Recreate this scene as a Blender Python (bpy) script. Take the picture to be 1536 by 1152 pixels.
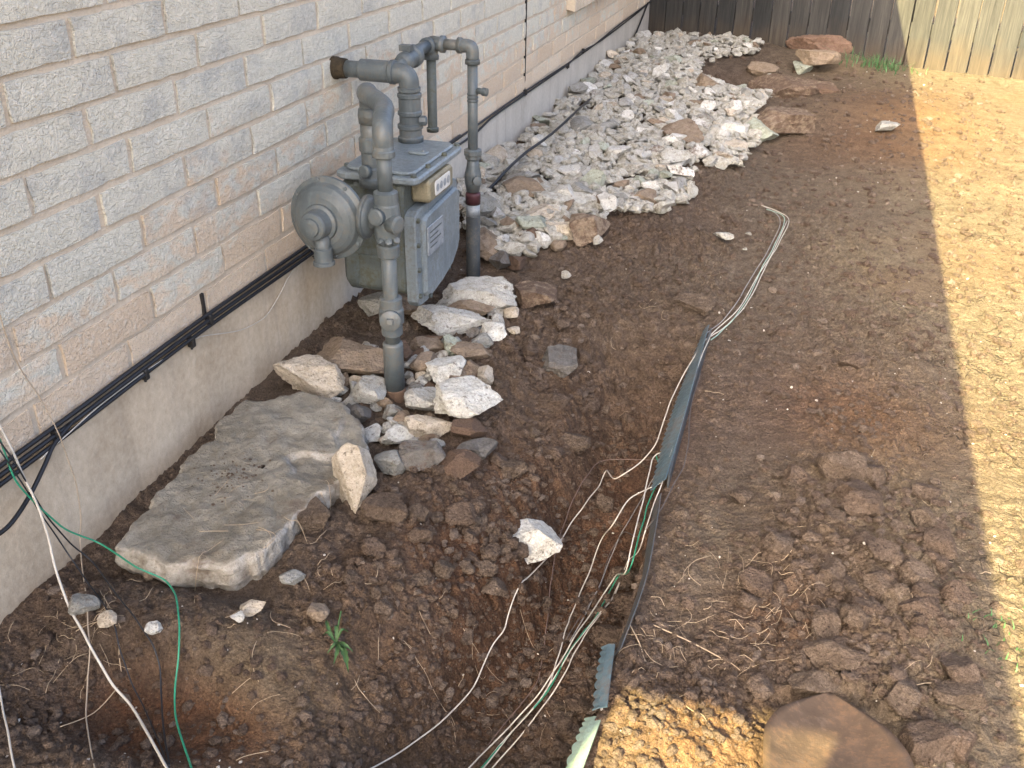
import bpy, bmesh, math, random
import numpy as np
from mathutils import Vector, Matrix

for _o in list(bpy.data.objects):
    bpy.data.objects.remove(_o)
SC = bpy.context.scene
COL = SC.collection
RNG = np.random.default_rng(7)
random.seed(7)

# ---------------------------------------------------------------- camera
CAM = {'loc': [1.2674, 0.0, 1.25], 'right': [0.957462, 0.288138, 0.015579], 'up': [-0.151051, 0.454469, 0.877862], 'fwd': [-0.245865, 0.842873, -0.47866], 'lens': 34.0497}
cam_d = bpy.data.cameras.new('camera'); cam_o = bpy.data.objects.new('camera', cam_d); COL.objects.link(cam_o)
cam_d.sensor_width = 36; cam_d.lens = CAM['lens']; cam_d.clip_start = 0.02; cam_d.clip_end = 500
_r, _u, _f = (Vector(CAM[k]) for k in ('right', 'up', 'fwd'))
_m = Matrix((_r, _u, -_f)).transposed().to_4x4(); _m.translation = Vector(CAM['loc'])
cam_o.matrix_world = _m
SC.camera = cam_o

# ---------------------------------------------------------------- sky, sun, exposure
TO_SUN = Vector((-0.4255, -1.47, 1.0)).normalized()
W = bpy.data.worlds.new('World'); SC.world = W; W.use_nodes = True
_nt = W.node_tree; _nt.nodes.clear()
sky = _nt.nodes.new('ShaderNodeTexSky'); sky.sky_type = 'NISHITA'; sky.sun_disc = False
sky.sun_elevation = math.asin(TO_SUN.z); sky.sun_rotation = math.atan2(TO_SUN.x, TO_SUN.y)
sky.air_density = 0.7; sky.dust_density = 8.0; sky.ozone_density = 0.6
_bg = _nt.nodes.new('ShaderNodeBackground'); _bg.inputs['Strength'].default_value = 0.15
_wo = _nt.nodes.new('ShaderNodeOutputWorld')
_nt.links.new(sky.outputs[0], _bg.inputs[0]); _nt.links.new(_bg.outputs[0], _wo.inputs[0])
sun_d = bpy.data.lights.new('sun', 'SUN'); sun_d.energy = 5.0; sun_d.angle = math.radians(0.22); sun_d.color = (1.0, 0.845, 0.41)
sun_o = bpy.data.objects.new('sun', sun_d); COL.objects.link(sun_o)
sun_o.rotation_euler = (-TO_SUN).to_track_quat('-Z', 'Y').to_euler(); sun_o.location = (-4, -8, 9)
SC.view_settings.view_transform = 'Standard'; SC.view_settings.look = 'None'
SC.view_settings.gamma = 1; SC.view_settings.use_curve_mapping = False
SC.view_settings.exposure = 2.7

# positions in metres: x away from the house wall, y along it, z up
STONES = [
 ['stone', 0.4623, 1.5612, 0.065, 0.086, 0.1118, 0.137, 'cream', 0.35, 'upright cream limestone chunk with a reddish edge leaning on the big slab'],
 ['stone', 0.1577, 1.955, 0.0587, 0.1646, 0.1211, 0.0761, 'cream', 0.25, 'pitted cream rock with dark holes behind the far end of the big slab'],
 ['stone', 0.315, 1.9518, 0.0487, 0.0879, 0.0834, 0.0581, 'pale', 0.1, 'pale grey block just left of the base of the gas riser'],
 ['stone', 0.3306, 1.8677, 0.0358, 0.0526, 0.0684, 0.0501, 'slate', 0.3, 'small dark grey stone wedged between the big slab and the riser base'],
 ['stone', 0.4504, 1.8288, 0.0182, 0.0674, 0.0611, 0.0435, 'white', 0.0, 'small bluish white chip in front of the riser base'],
 ['stone', 0.465, 1.9649, 0.0413, 0.0871, 0.0786, 0.0551, 'pale', 0.15, 'rounded pale grey rock just right of the riser base'],
 ['stone', 0.5868, 1.9508, 0.067, 0.1506, 0.1312, 0.0757, 'white', 0.1, 'large jagged white limestone piece at the edge of the stones facing the trench'],
 ['stone', 0.5184, 1.8673, 0.0352, 0.1095, 0.0684, 0.0443, 'cream', 0.1, 'long cream block below the rounded pale rock by the riser'],
 ['stone', 0.6224, 1.8618, 0.0451, 0.0794, 0.0571, 0.0371, 'brown', 0.8, 'dark brown muddy stone sitting on the jagged white limestone piece'],
 ['stone', 0.6553, 1.8184, 0.0253, 0.0844, 0.0551, 0.0293, 'slate', 0.4, 'flat dark greenish stone at the lower right corner of the stone cluster'],
 ['stone', 0.554, 1.729, 0.0486, 0.0944, 0.0795, 0.0522, 'slate', 0.5, 'grey triangular stone half buried in front of the cream block'],
 ['stone', 0.6407, 1.7248, 0.0418, 0.0904, 0.0682, 0.0493, 'brown', 0.9, 'reddish brown muddy stone at the front of the stone cluster'],
 ['stone', 0.4945, 1.6861, 0.0362, 0.0665, 0.0652, 0.0511, 'grey', 0.35, 'round grey cobble right of the upright limestone chunk'],
 ['stone', 0.4709, 2.1041, 0.0516, 0.0945, 0.0873, 0.0603, 'white', 0.05, 'pointed white rock in the middle of the stones right of the riser'],
 ['stone', 0.5091, 2.101, 0.0477, 0.0558, 0.0578, 0.04, 'tan', 0.3, 'small tan stone resting against the pointed white rock'],
 ['stone', 0.4355, 2.2591, 0.053, 0.0517, 0.0627, 0.0467, 'green', 0.1, 'greenish white stone standing below the long pale block by the meter'],
 ['stone', 0.3671, 2.2419, 0.0502, 0.085, 0.0577, 0.0322, 'tan', 0.5, 'brown and grey flat stone right beside the riser sleeve'],
 ['stone', 0.4942, 2.2411, 0.0504, 0.0986, 0.0653, 0.0366, 'tan', 0.4, 'brownish wedge of stone right of the greenish white stone'],
 ['stone', 0.5141, 2.3891, 0.0488, 0.0649, 0.0608, 0.0374, 'white', 0.1, 'white stone at the right tip of the stones under the meter'],
 ['stone', 0.5589, 2.4332, 0.042, 0.0347, 0.0352, 0.0216, 'cream', 0.2, 'tiny cream stone lying apart on the soil right of the meter stones'],
 ['stone', 0.4967, 2.3264, 0.0498, 0.06, 0.0508, 0.0314, 'grey', 0.3, 'small grey stone between the white tip stone and the brownish wedge'],
 ['stone', 0.3844, 2.3842, 0.0632, 0.2039, 0.1164, 0.0693, 'pale', 0.15, 'long pale grey block lying across in front of the meter'],
 ['stone', 0.528, 2.1424, 0.0518, 0.0494, 0.0556, 0.0418, 'tan', 0.6, 'small brown stone right of the pointed white rock'],
 ['stone', 0.5775, 2.1157, 0.0558, 0.0382, 0.0462, 0.0406, 'cream', 0.1, 'thin cream sliver standing at the right rim of the stone cluster'],
 ['stone', 0.4198, 2.0615, 0.0389, 0.0313, 0.0323, 0.0224, 'white', 0.0, 'tiny white pebble directly right of the riser pipe'],
 ['stone', 0.3899, 2.1483, 0.0501, 0.0609, 0.0637, 0.0398, 'tan', 0.3, 'tan stone between the riser sleeve and the pointed white rock'],
 ['stone', 0.2102, 2.0916, 0.0625, 0.1891, 0.1658, 0.0643, 'tan', 0.35, 'wide flat tan stone covered in dry soil against the foundation'],
 ['stone', 0.3947, 2.5761, 0.0649, 0.2195, 0.1308, 0.0746, 'pale', 0.35, 'flat light topped stone right of the lower meter corner'],
 ['stone', 0.3985, 2.4963, 0.0573, 0.1432, 0.0688, 0.0487, 'tan', 0.5, 'brown sliver of stone under the flat light topped stone'],
 ['stone', 0.5593, 2.6762, 0.049, 0.1158, 0.1119, 0.0538, 'tan', 0.7, 'smooth brown half buried stone right of the meter stones'],
 ['stone', 0.1451, 2.4123, 0.0652, 0.1069, 0.0921, 0.0559, 'grey', 0.3, 'rough grey rock in the hollow under the meter'],
 ['stone', 0.2337, 2.4301, 0.0703, 0.1026, 0.1129, 0.0616, 'tan', 0.6, 'dusty tan rock directly below the meter case'],
 ['stone', 0.7166, 2.3516, 0.0038, 0.0897, 0.1166, 0.0432, 'slate', 0.25, 'flat slate grey stone lying alone on the trench slope'],
 ['stone', 0.8257, 1.6924, -0.1064, 0.1204, 0.0846, 0.0689, 'white', 0.1, 'white limestone rock sitting alone in the trench beside the wires'],
 ['stone', 0.473, 1.2584, 0.0402, 0.043, 0.0348, 0.0179, 'grey', 0.3, 'small flat grey stone lying below the right edge of the slab'],
 ['stone', 0.2008, 1.1982, 0.0299, 0.0192, 0.0249, 0.0211, 'tan', 0.2, 'tiny ribbed wood coloured stone at the front edge of the slab'],
 ['stone', 0.4463, 1.1588, 0.0465, 0.0435, 0.0328, 0.0171, 'cream', 0.05, 'cream shard of stone on the bare soil left of the weed'],
 ['stone', 0.4438, 1.1175, 0.0577, 0.0236, 0.0202, 0.0119, 'white', 0.05, 'tiny whitish stone beside the cream shard'],
 ['stone', 0.225, 1.0485, 0.0523, 0.0331, 0.0318, 0.0202, 'cream', 0.2, 'small cream stone at the left near the hanging wires'],
 ['stone', 0.1668, 1.064, 0.0573, 0.0455, 0.0405, 0.0279, 'grey', 0.3, 'grey stone at the foot of the foundation behind the wires'],
 ['stone', 0.313, 1.0547, 0.0513, 0.0257, 0.0212, 0.011, 'white', 0.0, 'thin white splinter on the soil under the wires'],
 ['stone', 0.5541, 1.2056, 0.0282, 0.0367, 0.0422, 0.0275, 'tan', 0.4, 'tan stone with a pale edge beside the green weed'],
 ['stone', 1.6799, 5.3443, 0.0628, 0.1028, 0.1017, 0.0498, 'grey', 0.1, 'single grey stone alone on the soil near the fence shadow'],
 ['stone', 1.1518, 5.2085, 0.0728, 0.3185, 0.2363, 0.1232, 'tan', 0.65, 'large brown boulder at the right end of the rubble pile'],
 ['stone', 1.1953, 6.4086, -0.0116, 0.4861, 0.3209, 0.1653, 'tan', 0.7, 'broad flat brown rock behind the large boulder'],
 ['stone', 1.0725, 5.0804, 0.0547, 0.1555, 0.2022, 0.1033, 'green', 0.15, 'grey green slab leaning on the left side of the boulder'],
 ['stone', 1.2984, 7.5629, 0.0961, 0.4258, 0.2328, 0.1448, 'red', 0.5, 'long reddish flat rock right against the fence'],
 ['stone', 1.3084, 7.0198, 0.1032, 0.2691, 0.1229, 0.0915, 'tan', 0.35, 'thin flat stone below the reddish rock by the fence'],
 ['stone', 1.3785, 6.2036, 0.058, 0.1196, 0.0972, 0.0469, 'brown', 0.4, 'small brown stone at the right tip of the flat brown rock'],
 ['stone', 0.938, 4.9837, 0.0589, 0.147, 0.143, 0.0706, 'white', 0.05, 'white stone left of the boulder at the end of the rubble'],
 ['stone', 0.9669, 4.6977, 0.0458, 0.1269, 0.1274, 0.0476, 'cream', 0.1, 'pointed cream flake at the front right of the rubble'],
 ['stone', 0.729, 4.5897, 0.1046, 0.1879, 0.2082, 0.1033, 'tan', 0.5, 'reddish banded rock in the right half of the rubble'],
 ['stone', 0.7127, 5.8404, 0.1126, 0.156, 0.2028, 0.1135, 'tan', 0.35, 'tan block in the upper right of the rubble pile'],
 ['stone', 0.7554, 4.2038, 0.0976, 0.1628, 0.1569, 0.0885, 'pale', 0.2, 'grey layered rock at the front right rim of the rubble'],
 ['stone', 0.9697, 6.7979, 0.0498, 0.1859, 0.1639, 0.0682, 'tan', 0.35, 'tan rock at the rim of the dug hole by the fence'],
 ['stone', 1.2211, 6.9854, 0.0345, 0.1252, 0.133, 0.0553, 'green', 0.1, 'small greenish stone beside the dug hole by the fence'],
 ['stone', 0.7168, 3.6317, 0.0873, 0.1033, 0.1067, 0.0614, 'tan', 0.35, 'tan square rock at the front edge of the rubble pile'],
 ['stone', 0.6092, 3.2038, 0.0966, 0.1319, 0.1472, 0.086, 'tan', 0.6, 'big brown rock at the front corner of the rubble pile'],
 ['stone', 0.5155, 3.1928, 0.0868, 0.1277, 0.1036, 0.0477, 'cream', 0.3, 'flat cream rock left of the big brown corner rock'],
 ['stone', 0.4272, 3.2743, 0.0997, 0.1212, 0.1191, 0.0618, 'cream', 0.1, 'bright cream rock behind the flat cream one at the rubble front'],
 ['stone', 0.4235, 3.1015, 0.0823, 0.0792, 0.0914, 0.0593, 'brown', 0.5, 'round brown stone at the front left of the rubble pile'],
 ['stone', 0.4744, 3.4247, 0.1086, 0.1998, 0.1076, 0.0679, 'pale', 0.1, 'long light plank like rock across the front of the rubble'],
 ['stone', 0.2772, 3.5131, 0.1133, 0.1445, 0.1661, 0.0747, 'tan', 0.4, 'dark tilted slab near the foundation at the rubble front'],
 ['stone', 0.2099, 3.2378, 0.1072, 0.1073, 0.1395, 0.0987, 'grey', 0.35, 'speckled grey rock next to the right hand gas pipe'],
 ['stone', 0.2963, 2.9745, 0.0772, 0.1003, 0.1304, 0.0851, 'tan', 0.55, 'big dirty brown rock at the foot of the right hand gas pipe'],
 ['stone', 0.377, 2.8847, 0.058, 0.0665, 0.0801, 0.0526, 'slate', 0.5, 'small dark stone right of the dirty brown rock by the pipe'],
 ['stone', 0.5277, 3.0809, 0.0704, 0.0507, 0.0566, 0.0333, 'tan', 0.3, 'little tan stone just off the rubble front'],
 ['stone', 0.4331, 2.8986, 0.0553, 0.0532, 0.0692, 0.0415, 'brown', 0.7, 'little brown stone on the soil off the rubble front'],
]
CLODS = [
 [1.0324, 2.8387, 0.0348, 0.1127, 0.1033, 0.0623, 'pale brown clod lying alone left of the wire bundle end'],
 [1.4693, 1.9812, 0.0545, 0.0966, 0.0964, 0.0623, 'large rounded clod with a dark crack right of the edging'],
 [1.5052, 1.8635, 0.0549, 0.089, 0.0661, 0.0433, 'large clod just below the cracked rounded clod'],
 [1.645, 1.8475, 0.0397, 0.0535, 0.0588, 0.0386, 'blocky clod near the shadow line right of the rounded clods'],
 [1.5545, 1.6638, 0.0593, 0.0419, 0.0507, 0.0341, 'single upright clod in the middle of the right hand spoil'],
 [1.6607, 1.7577, 0.0447, 0.0648, 0.0725, 0.0481, 'rounded clod beside the shadow line in the right hand spoil'],
 [1.4585, 1.3638, 0.0448, 0.0902, 0.065, 0.0465, 'triangular smooth clod above the shovel blade'],
 [1.4308, 1.3001, 0.032, 0.0835, 0.0475, 0.0346, 'block of soil directly in front of the shovel tip'],
 [1.3434, 1.2593, 0.0294, 0.0426, 0.0405, 0.0299, 'small square clod at the corner of the sunlit patch'],
 [1.6042, 1.2103, 0.045, 0.0771, 0.0635, 0.0467, 'big round clod right of the shovel blade'],
 [1.6559, 1.2309, 0.0403, 0.0482, 0.0541, 0.0395, 'grey brown clod by the shadow line right of the shovel'],
 [1.6605, 1.3318, 0.0451, 0.0816, 0.0471, 0.0336, 'flat wide clod above the big round clod by the shovel'],
 [1.5016, 2.5857, 0.0281, 0.0671, 0.0639, 0.0392, 'small clod standing alone on the gravelly soil'],
 [0.4343, 1.4319, 0.0609, 0.0683, 0.0665, 0.0449, 'red brown clod tucked under the right edge of the big slab'],
 [0.5559, 1.5111, 0.0503, 0.0891, 0.0621, 0.042, 'wide crumbly clod in front of the upright limestone'],
 [1.0462, 1.6831, -0.2211, 0.066, 0.064, 0.0456, 'dark clod against the near strip of edging'],
 [1.0434, 1.5401, -0.1933, 0.0647, 0.0593, 0.0432, 'clod beside the wires at the near edging'],
 [1.0208, 1.7751, -0.2261, 0.0623, 0.0551, 0.0386, 'clod in the wire heap left of the edging'],
 [0.7326, 1.8573, -0.028, 0.0636, 0.056, 0.037, 'dark clod on the trench slope below the stones'],
 [0.6873, 1.6051, 0.0007, 0.0635, 0.0553, 0.0376, 'brown clod between the stones and the white trench rock'],
 [0.7983, 1.4962, -0.0858, 0.0559, 0.0463, 0.0329, 'brown clod below the white trench rock'],
 [0.581, 1.3922, 0.0439, 0.0449, 0.0394, 0.0272, 'small clod between the slab and the trench'],
 [0.8268, 2.084, -0.0691, 0.0859, 0.0652, 0.0425, 'dark clod at the bottom of the trench'],
 [0.7475, 2.1764, -0.0145, 0.0707, 0.0574, 0.0366, 'dark clod on the far slope of the trench'],
]
WIRES = [
 ['wire', 'white wire curving from the edging across the trench to the bottom of the picture', 'white', 0.0017, [[1.2681, 3.7823, 0.0177], [1.236, 3.3844, 0.0199], [1.1979, 3.1136, 0.0212], [1.1655, 2.8649, 0.02], [1.1053, 2.6272, 0.0246], [1.0816, 2.4829, 0.035], [1.0549, 2.2897, 0.02], [1.0477, 2.1758, 0.0], [1.0417, 2.065, -0.02], [1.0103, 1.9812, -0.045], [0.9675, 1.9434, -0.055], [0.9122, 2.1103, -0.1775], [0.9051, 2.0519, -0.1767], [0.8904, 1.9465, -0.1708], [0.8693, 1.8621, -0.187], [0.863, 1.7692, -0.1817], [0.8436, 1.5941, -0.1347], [0.831, 1.5109, -0.1436], [0.8317, 1.4665, -0.1694], [0.8209, 1.4049, -0.1719], [0.8127, 1.3232, -0.1966], [0.7852, 1.2091, -0.1877], [0.7531, 1.0945, -0.1524], [0.7293, 0.9988, -0.0956]]],
 ['wire', 'thin brown wire running down the trench beside the curving white wire', 'brownw', 0.0013, [[1.0319, 2.2008, -0.1612], [0.9369, 2.1795, -0.1652], [0.8894, 2.1455, -0.1643], [0.8749, 2.0458, -0.146], [0.8647, 1.9414, -0.1427], [0.8616, 1.8651, -0.1808], [0.8638, 1.7854, -0.1857], [0.8734, 1.6965, -0.209], [0.897, 1.5863, -0.2277], [0.9181, 1.4571, -0.2193], [0.9199, 1.3841, -0.2231], [0.8902, 1.2979, -0.2463], [0.8558, 1.1576, -0.2398]]],
 ['wire', 'white wire leaving the edging foot and arching over the trench into the bundle', 'white', 0.0016, [[1.0806, 1.8628, 0.0], [1.0739, 1.8618, -0.01], [1.0302, 1.81, -0.02], [1.0, 1.7351, -0.03], [0.9566, 1.8458, -0.2045], [0.9498, 1.7356, -0.2206], [0.9444, 1.606, -0.2124], [0.9466, 1.5527, -0.2036], [0.9558, 1.4445, -0.1871], [0.951, 1.3586, -0.1973], [0.9192, 1.2909, -0.2292], [0.8786, 1.1669, -0.2423]]],
 ['wire', 'white wire paired with the green one from the edging down to the bottom', 'white', 0.0017, [[1.083, 1.9715, 0.01], [1.055, 1.9726, 0.0], [1.05, 1.9165, 0.0], [1.0547, 1.7909, 0.0], [1.0604, 1.6771, 0.0], [1.0624, 1.5588, 0.005], [1.0131, 1.7254, -0.2198], [0.9854, 1.5721, -0.1871], [0.9677, 1.4517, -0.1774], [0.9404, 1.3579, -0.2017], [0.9026, 1.2792, -0.2352], [0.8526, 1.1482, -0.2301]]],
 ['wire', 'green wire paired with the white one down the middle of the trench', 'green', 0.0017, [[1.0577, 1.951, 0.01], [1.0746, 1.9098, 0.0], [1.0777, 1.8618, 0.0], [1.0705, 1.7774, 0.0], [1.0699, 1.6802, 0.0], [1.0688, 1.5609, 0.005], [1.0211, 1.7335, -0.2243], [0.9971, 1.5721, -0.1876], [0.979, 1.4743, -0.1765], [0.9572, 1.355, -0.1917], [0.915, 1.2824, -0.2308], [0.8737, 1.1624, -0.2388]]],
 ['wire', 'lower white strand of the bundle leaving the picture at the bottom', 'white', 0.0016, [[1.0234, 1.8023, -0.2249], [1.0228, 1.7252, -0.2249], [1.0112, 1.6266, -0.2021], [0.9967, 1.521, -0.1802], [0.9841, 1.4414, -0.1758], [0.9747, 1.3702, -0.1831], [0.9461, 1.2892, -0.2094], [0.8924, 1.1725, -0.2437]]],
 ['wire', 'dark wire passing on the lawn side of the edging and back into the trench', 'darkw', 0.0014, [[1.1054, 2.3746, 0.0258], [1.1048, 2.1913, 0.0216], [1.1212, 2.0431, 0.0218], [1.1253, 1.9195, 0.0228], [1.1138, 1.8055, 0.03], [1.1044, 1.7182, 0.025], [1.0714, 1.6667, 0.01], [1.0015, 1.8823, -0.2047], [0.9817, 1.8234, -0.2176], [0.9838, 1.7247, -0.2229], [0.9716, 1.6032, -0.2025], [0.9588, 1.5017, -0.1924]]],
 ['wire', 'first white strand of the thin wire bundle ending on the soil', 'white', 0.0016, [[1.1599, 3.9503, 0.0158], [1.2323, 3.8859, 0.016], [1.2781, 3.7846, 0.0181], [1.2526, 3.4992, 0.0218], [1.227, 3.3076, 0.0194], [1.2077, 3.0672, 0.0218], [1.1837, 2.8932, 0.0198], [1.1427, 2.7225, 0.0202], [1.1064, 2.6173, 0.025]]],
 ['wire', 'second pale green strand of the thin wire bundle ending on the soil', 'greenp', 0.0016, [[1.1842, 3.8999, 0.0174], [1.2443, 3.8474, 0.0186], [1.2602, 3.7349, 0.0188], [1.2369, 3.439, 0.0232], [1.2093, 3.2305, 0.0213], [1.1922, 2.9886, 0.0231], [1.1633, 2.799, 0.0208], [1.1291, 2.6585, 0.0249], [1.1112, 2.5896, 0.0277]]],
 ['wire', 'grey strand of the thin wire bundle ending on the soil', 'greyw', 0.0016, [[1.1714, 3.9405, 0.0145], [1.229, 3.8531, 0.0151], [1.2462, 3.7255, 0.0149], [1.2164, 3.4025, 0.0185], [1.1877, 3.1648, 0.0192], [1.162, 2.9505, 0.0205], [1.127, 2.7614, 0.0184], [1.0921, 2.6439, 0.0215]]],
 ['wire', 'white wire lying on the face of the long scalloped edging', 'white', 0.0014, [[1.1059, 2.5688, 0.045], [1.0989, 2.4061, 0.05], [1.0962, 2.2085, 0.05], [1.0954, 2.0347, 0.05], [1.0925, 1.8877, 0.045], [1.0908, 1.8199, 0.03], [1.0818, 1.7402, 0.01], [1.0771, 1.6371, 0.005], [1.0308, 1.7895, -0.2269], [1.0156, 1.6585, -0.2106], [0.9922, 1.5283, -0.1806], [0.9713, 1.4262, -0.1781], [0.9418, 1.3331, -0.2055], [0.8909, 1.2178, -0.2414], [0.8758, 1.156, -0.2396]]],
 ['wire', 'grey wire hugging the trench side of the scalloped edging', 'greyw', 0.0014, [[1.0939, 2.5881, 0.03], [1.0846, 2.4288, 0.02], [1.079, 2.237, 0.012], [1.076, 2.0713, 0.01], [1.0761, 1.9469, 0.005], [1.0358, 2.0797, -0.1773], [1.0073, 1.9554, -0.1811], [0.9919, 1.8731, -0.2063], [0.9851, 1.7556, -0.2237], [0.9758, 1.618, -0.2044], [0.9674, 1.4947, -0.1873]]],
 ['wire', 'white cable hanging from the wall clip down to the bottom left', 'white', 0.0026, [[0.02, 1.1015, 0.4473], [0.03, 1.1132, 0.3775], [0.05, 1.1131, 0.2997], [0.07, 1.11, 0.2062], [0.09, 1.0933, 0.1186], [0.1441, 1.0511, 0.0558], [0.2065, 1.0097, 0.0348], [0.2736, 0.9727, -0.004], [0.3484, 0.9355, -0.0288], [0.5094, 0.809, 0.0374]]],
 ['wire', 'thin beige wire hanging down the brick wall to the soil', 'beige', 0.0014, [[0.012, 1.1886, 0.6041], [0.012, 1.1968, 0.4753], [0.012, 1.2288, 0.3645], [0.03, 1.236, 0.2852], [0.035, 1.2424, 0.1847], [0.035, 1.2341, 0.1118], [0.04, 1.2078, 0.0316], [0.1618, 1.0748, 0.0593], [0.209, 1.0079, 0.0216], [0.2441, 0.947, -0.0193], [0.3046, 0.873, -0.0163], [0.3993, 0.7786, 0.0325]]],
 ['wire', 'green wire hanging from the wall and looping past the slab corner', 'green', 0.002, [[0.02, 1.0943, 0.4255], [0.03, 1.1052, 0.3526], [0.05, 1.0953, 0.2944], [0.06, 1.112, 0.2288], [0.08, 1.1372, 0.1641], [0.11, 1.1873, 0.0835], [0.2061, 1.1578, 0.09], [0.2647, 1.1654, 0.05], [0.3271, 1.1109, 0.0703], [0.3699, 1.0452, 0.0498], [0.3819, 1.0057, -0.0026], [0.4179, 0.949, -0.0278], [0.5371, 0.8227, 0.0316]]],
 ['wire', 'long black wire hanging from the wall and trailing right of the others', 'black', 0.0018, [[0.02, 1.0925, 0.4201], [0.05, 1.1064, 0.304], [0.06, 1.123, 0.2096], [0.07, 1.1537, 0.1177], [0.1, 1.1699, 0.0461], [0.2075, 1.1002, 0.066], [0.2803, 1.0559, 0.0612], [0.3262, 1.0311, 0.0345], [0.3489, 1.0084, 0.0003], [0.3939, 0.9453, -0.032], [0.4929, 0.8256, 0.027]]],
 ['wire', 'shorter black wire trailing between the white cable and the long black wire', 'black', 0.0016, [[0.02, 1.0871, 0.4036], [0.05, 1.0978, 0.3024], [0.06, 1.12, 0.1999], [0.08, 1.1356, 0.0993], [0.142, 1.1098, 0.0599], [0.2224, 1.0561, 0.0605], [0.2662, 1.0191, 0.028], [0.3109, 0.9819, -0.0171], [0.3746, 0.9335, -0.0338], [0.4948, 0.8263, 0.0269]]],
 ['wire', 'white wire at the very bottom left corner', 'white', 0.0019, [[0.0689, 0.9407, 0.0191], [0.1341, 0.8787, 0.0064], [0.207, 0.8113, 0.017], [0.2854, 0.7453, 0.0295]]],
 ['cable', 'thick black cable bending away from the wall at the far left', 'black', 0.0042, [[0.018, 1.2887, 0.2864], [0.02, 1.2298, 0.2723], [0.03, 1.1827, 0.2519], [0.04, 1.1208, 0.2243], [0.05, 1.0557, 0.211], [0.06, 0.9918, 0.2245]]],
 ['cable', 'top black cable of the bundle clipped along the brick ledge', 'black', 0.0048, [[0.012, 1.0455, 0.2965], [0.012, 1.2805, 0.2973], [0.012, 1.7355, 0.303], [0.012, 2.2992, 0.2972], [0.012, 2.9266, 0.2991], [0.012, 3.5269, 0.3007]]],
 ['cable', 'middle black cable of the bundle clipped along the brick ledge', 'black', 0.0048, [[0.014, 1.0383, 0.2812], [0.014, 1.2735, 0.2824], [0.014, 1.729, 0.2893], [0.014, 2.2926, 0.2821], [0.014, 2.9201, 0.2829]]],
 ['cable', 'lowest black cable of the bundle clipped along the brick ledge', 'black', 0.0045, [[0.016, 1.0314, 0.2669], [0.016, 1.2669, 0.2688], [0.016, 1.7229, 0.2771], [0.016, 2.2862, 0.2688], [0.016, 2.9136, 0.2668]]],
 ['wire', 'thin white wire under the black cables with a loop hanging on the foundation', 'white', 0.0015, [[0.02, 1.1872, 0.2616], [0.02, 1.2344, 0.2696], [0.016, 1.3888, 0.2791], [0.016, 1.5447, 0.2789], [0.016, 1.6793, 0.2752], [0.014, 1.7545, 0.2573], [0.012, 1.8599, 0.2162], [0.01, 1.9924, 0.1863], [0.01, 2.0882, 0.2102], [0.012, 2.1762, 0.2641], [0.016, 2.305, 0.2601]]],
 ['cable', 'upper thin black cable along the ledge beyond the meter up to the corner', 'black', 0.0045, [[0.01, 2.9308, 0.2932], [0.01, 3.5323, 0.2915], [0.01, 4.4127, 0.2874], [0.01, 5.7332, 0.266], [0.01, 6.7232, 0.28], [0.01, 7.9096, 0.2814], [0.01, 9.1131, 0.2963]]],
 ['cable', 'lower thin black cable sagging between clips beyond the meter', 'black', 0.0045, [[0.012, 2.9836, 0.283], [0.012, 3.6451, 0.2646], [0.012, 3.9498, 0.2791], [0.012, 4.4629, 0.2747], [0.012, 5.243, 0.2679], [0.012, 5.5854, 0.2821], [0.012, 6.0896, 0.2646], [0.012, 6.9532, 0.2666], [0.012, 7.8087, 0.2788]]],
 ['cable', 'black cable dropping from the far clip and lying along the rubble edge', 'black', 0.006, [[0.014, 7.7913, 0.2904], [0.016, 7.5335, 0.2], [0.02, 7.2233, 0.1141], [0.03, 6.7101, 0.0311], [0.03, 6.2483, -0.0262], [0.2243, 4.6706, 0.18], [0.2338, 4.2371, 0.19], [0.2215, 4.0305, 0.185], [0.1898, 3.8509, 0.17], [0.1773, 3.6536, 0.16], [0.1677, 3.4821, 0.14], [0.1299, 3.4166, 0.1]]],
]
SLAB = [
 [0.1291, 1.1953],
 [0.1157, 1.3011],
 [0.0986, 1.4383],
 [0.0859, 1.5223],
 [0.0978, 1.5967],
 [0.072, 1.6437],
 [0.0773, 1.7099],
 [0.0867, 1.7635],
 [0.1375, 1.801],
 [0.1812, 1.8544],
 [0.2446, 1.8541],
 [0.3081, 1.8368],
 [0.3858, 1.7662],
 [0.4403, 1.6972],
 [0.4498, 1.6473],
 [0.4399, 1.5794],
 [0.4271, 1.5217],
 [0.4238, 1.4519],
 [0.4136, 1.3882],
 [0.4069, 1.3222],
 [0.4019, 1.26],
 [0.3621, 1.2223],
 [0.2903, 1.1951],
 [0.2212, 1.1893],
]
PILE = [
 [0.1566, 3.3049],
 [0.1711, 3.8224],
 [0.1287, 4.5383],
 [0.1499, 5.5025],
 [0.1594, 6.728],
 [0.2146, 7.5358],
 [0.5094, 7.5303],
 [0.9436, 7.4641],
 [0.8741, 7.1499],
 [0.5928, 6.8228],
 [0.6081, 6.3414],
 [0.8937, 6.3631],
 [1.0836, 6.2201],
 [1.0429, 5.4035],
 [1.0686, 4.818],
 [1.0241, 4.426],
 [0.8527, 4.2498],
 [0.8768, 3.8493],
 [0.7939, 3.5294],
 [0.6732, 3.43],
 [0.5885, 3.2459],
 [0.5049, 3.0941],
 [0.3858, 2.9309],
 [0.2652, 3.0248],
]
CLIPS = [
 [0.01, 1.2446, 0.2807],
 [0.01, 1.5168, 0.2742],
 [0.01, 1.6897, 0.2694],
 [0.01, 1.7691, 0.2914],
 [0.01, 2.2975, 0.266],
 [0.01, 3.7089, 0.2626],
 [0.01, 4.4351, 0.2861],
 [0.01, 5.2668, 0.2637],
 [0.01, 5.6272, 0.2827],
 [0.01, 7.9446, 0.2725],
]
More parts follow.
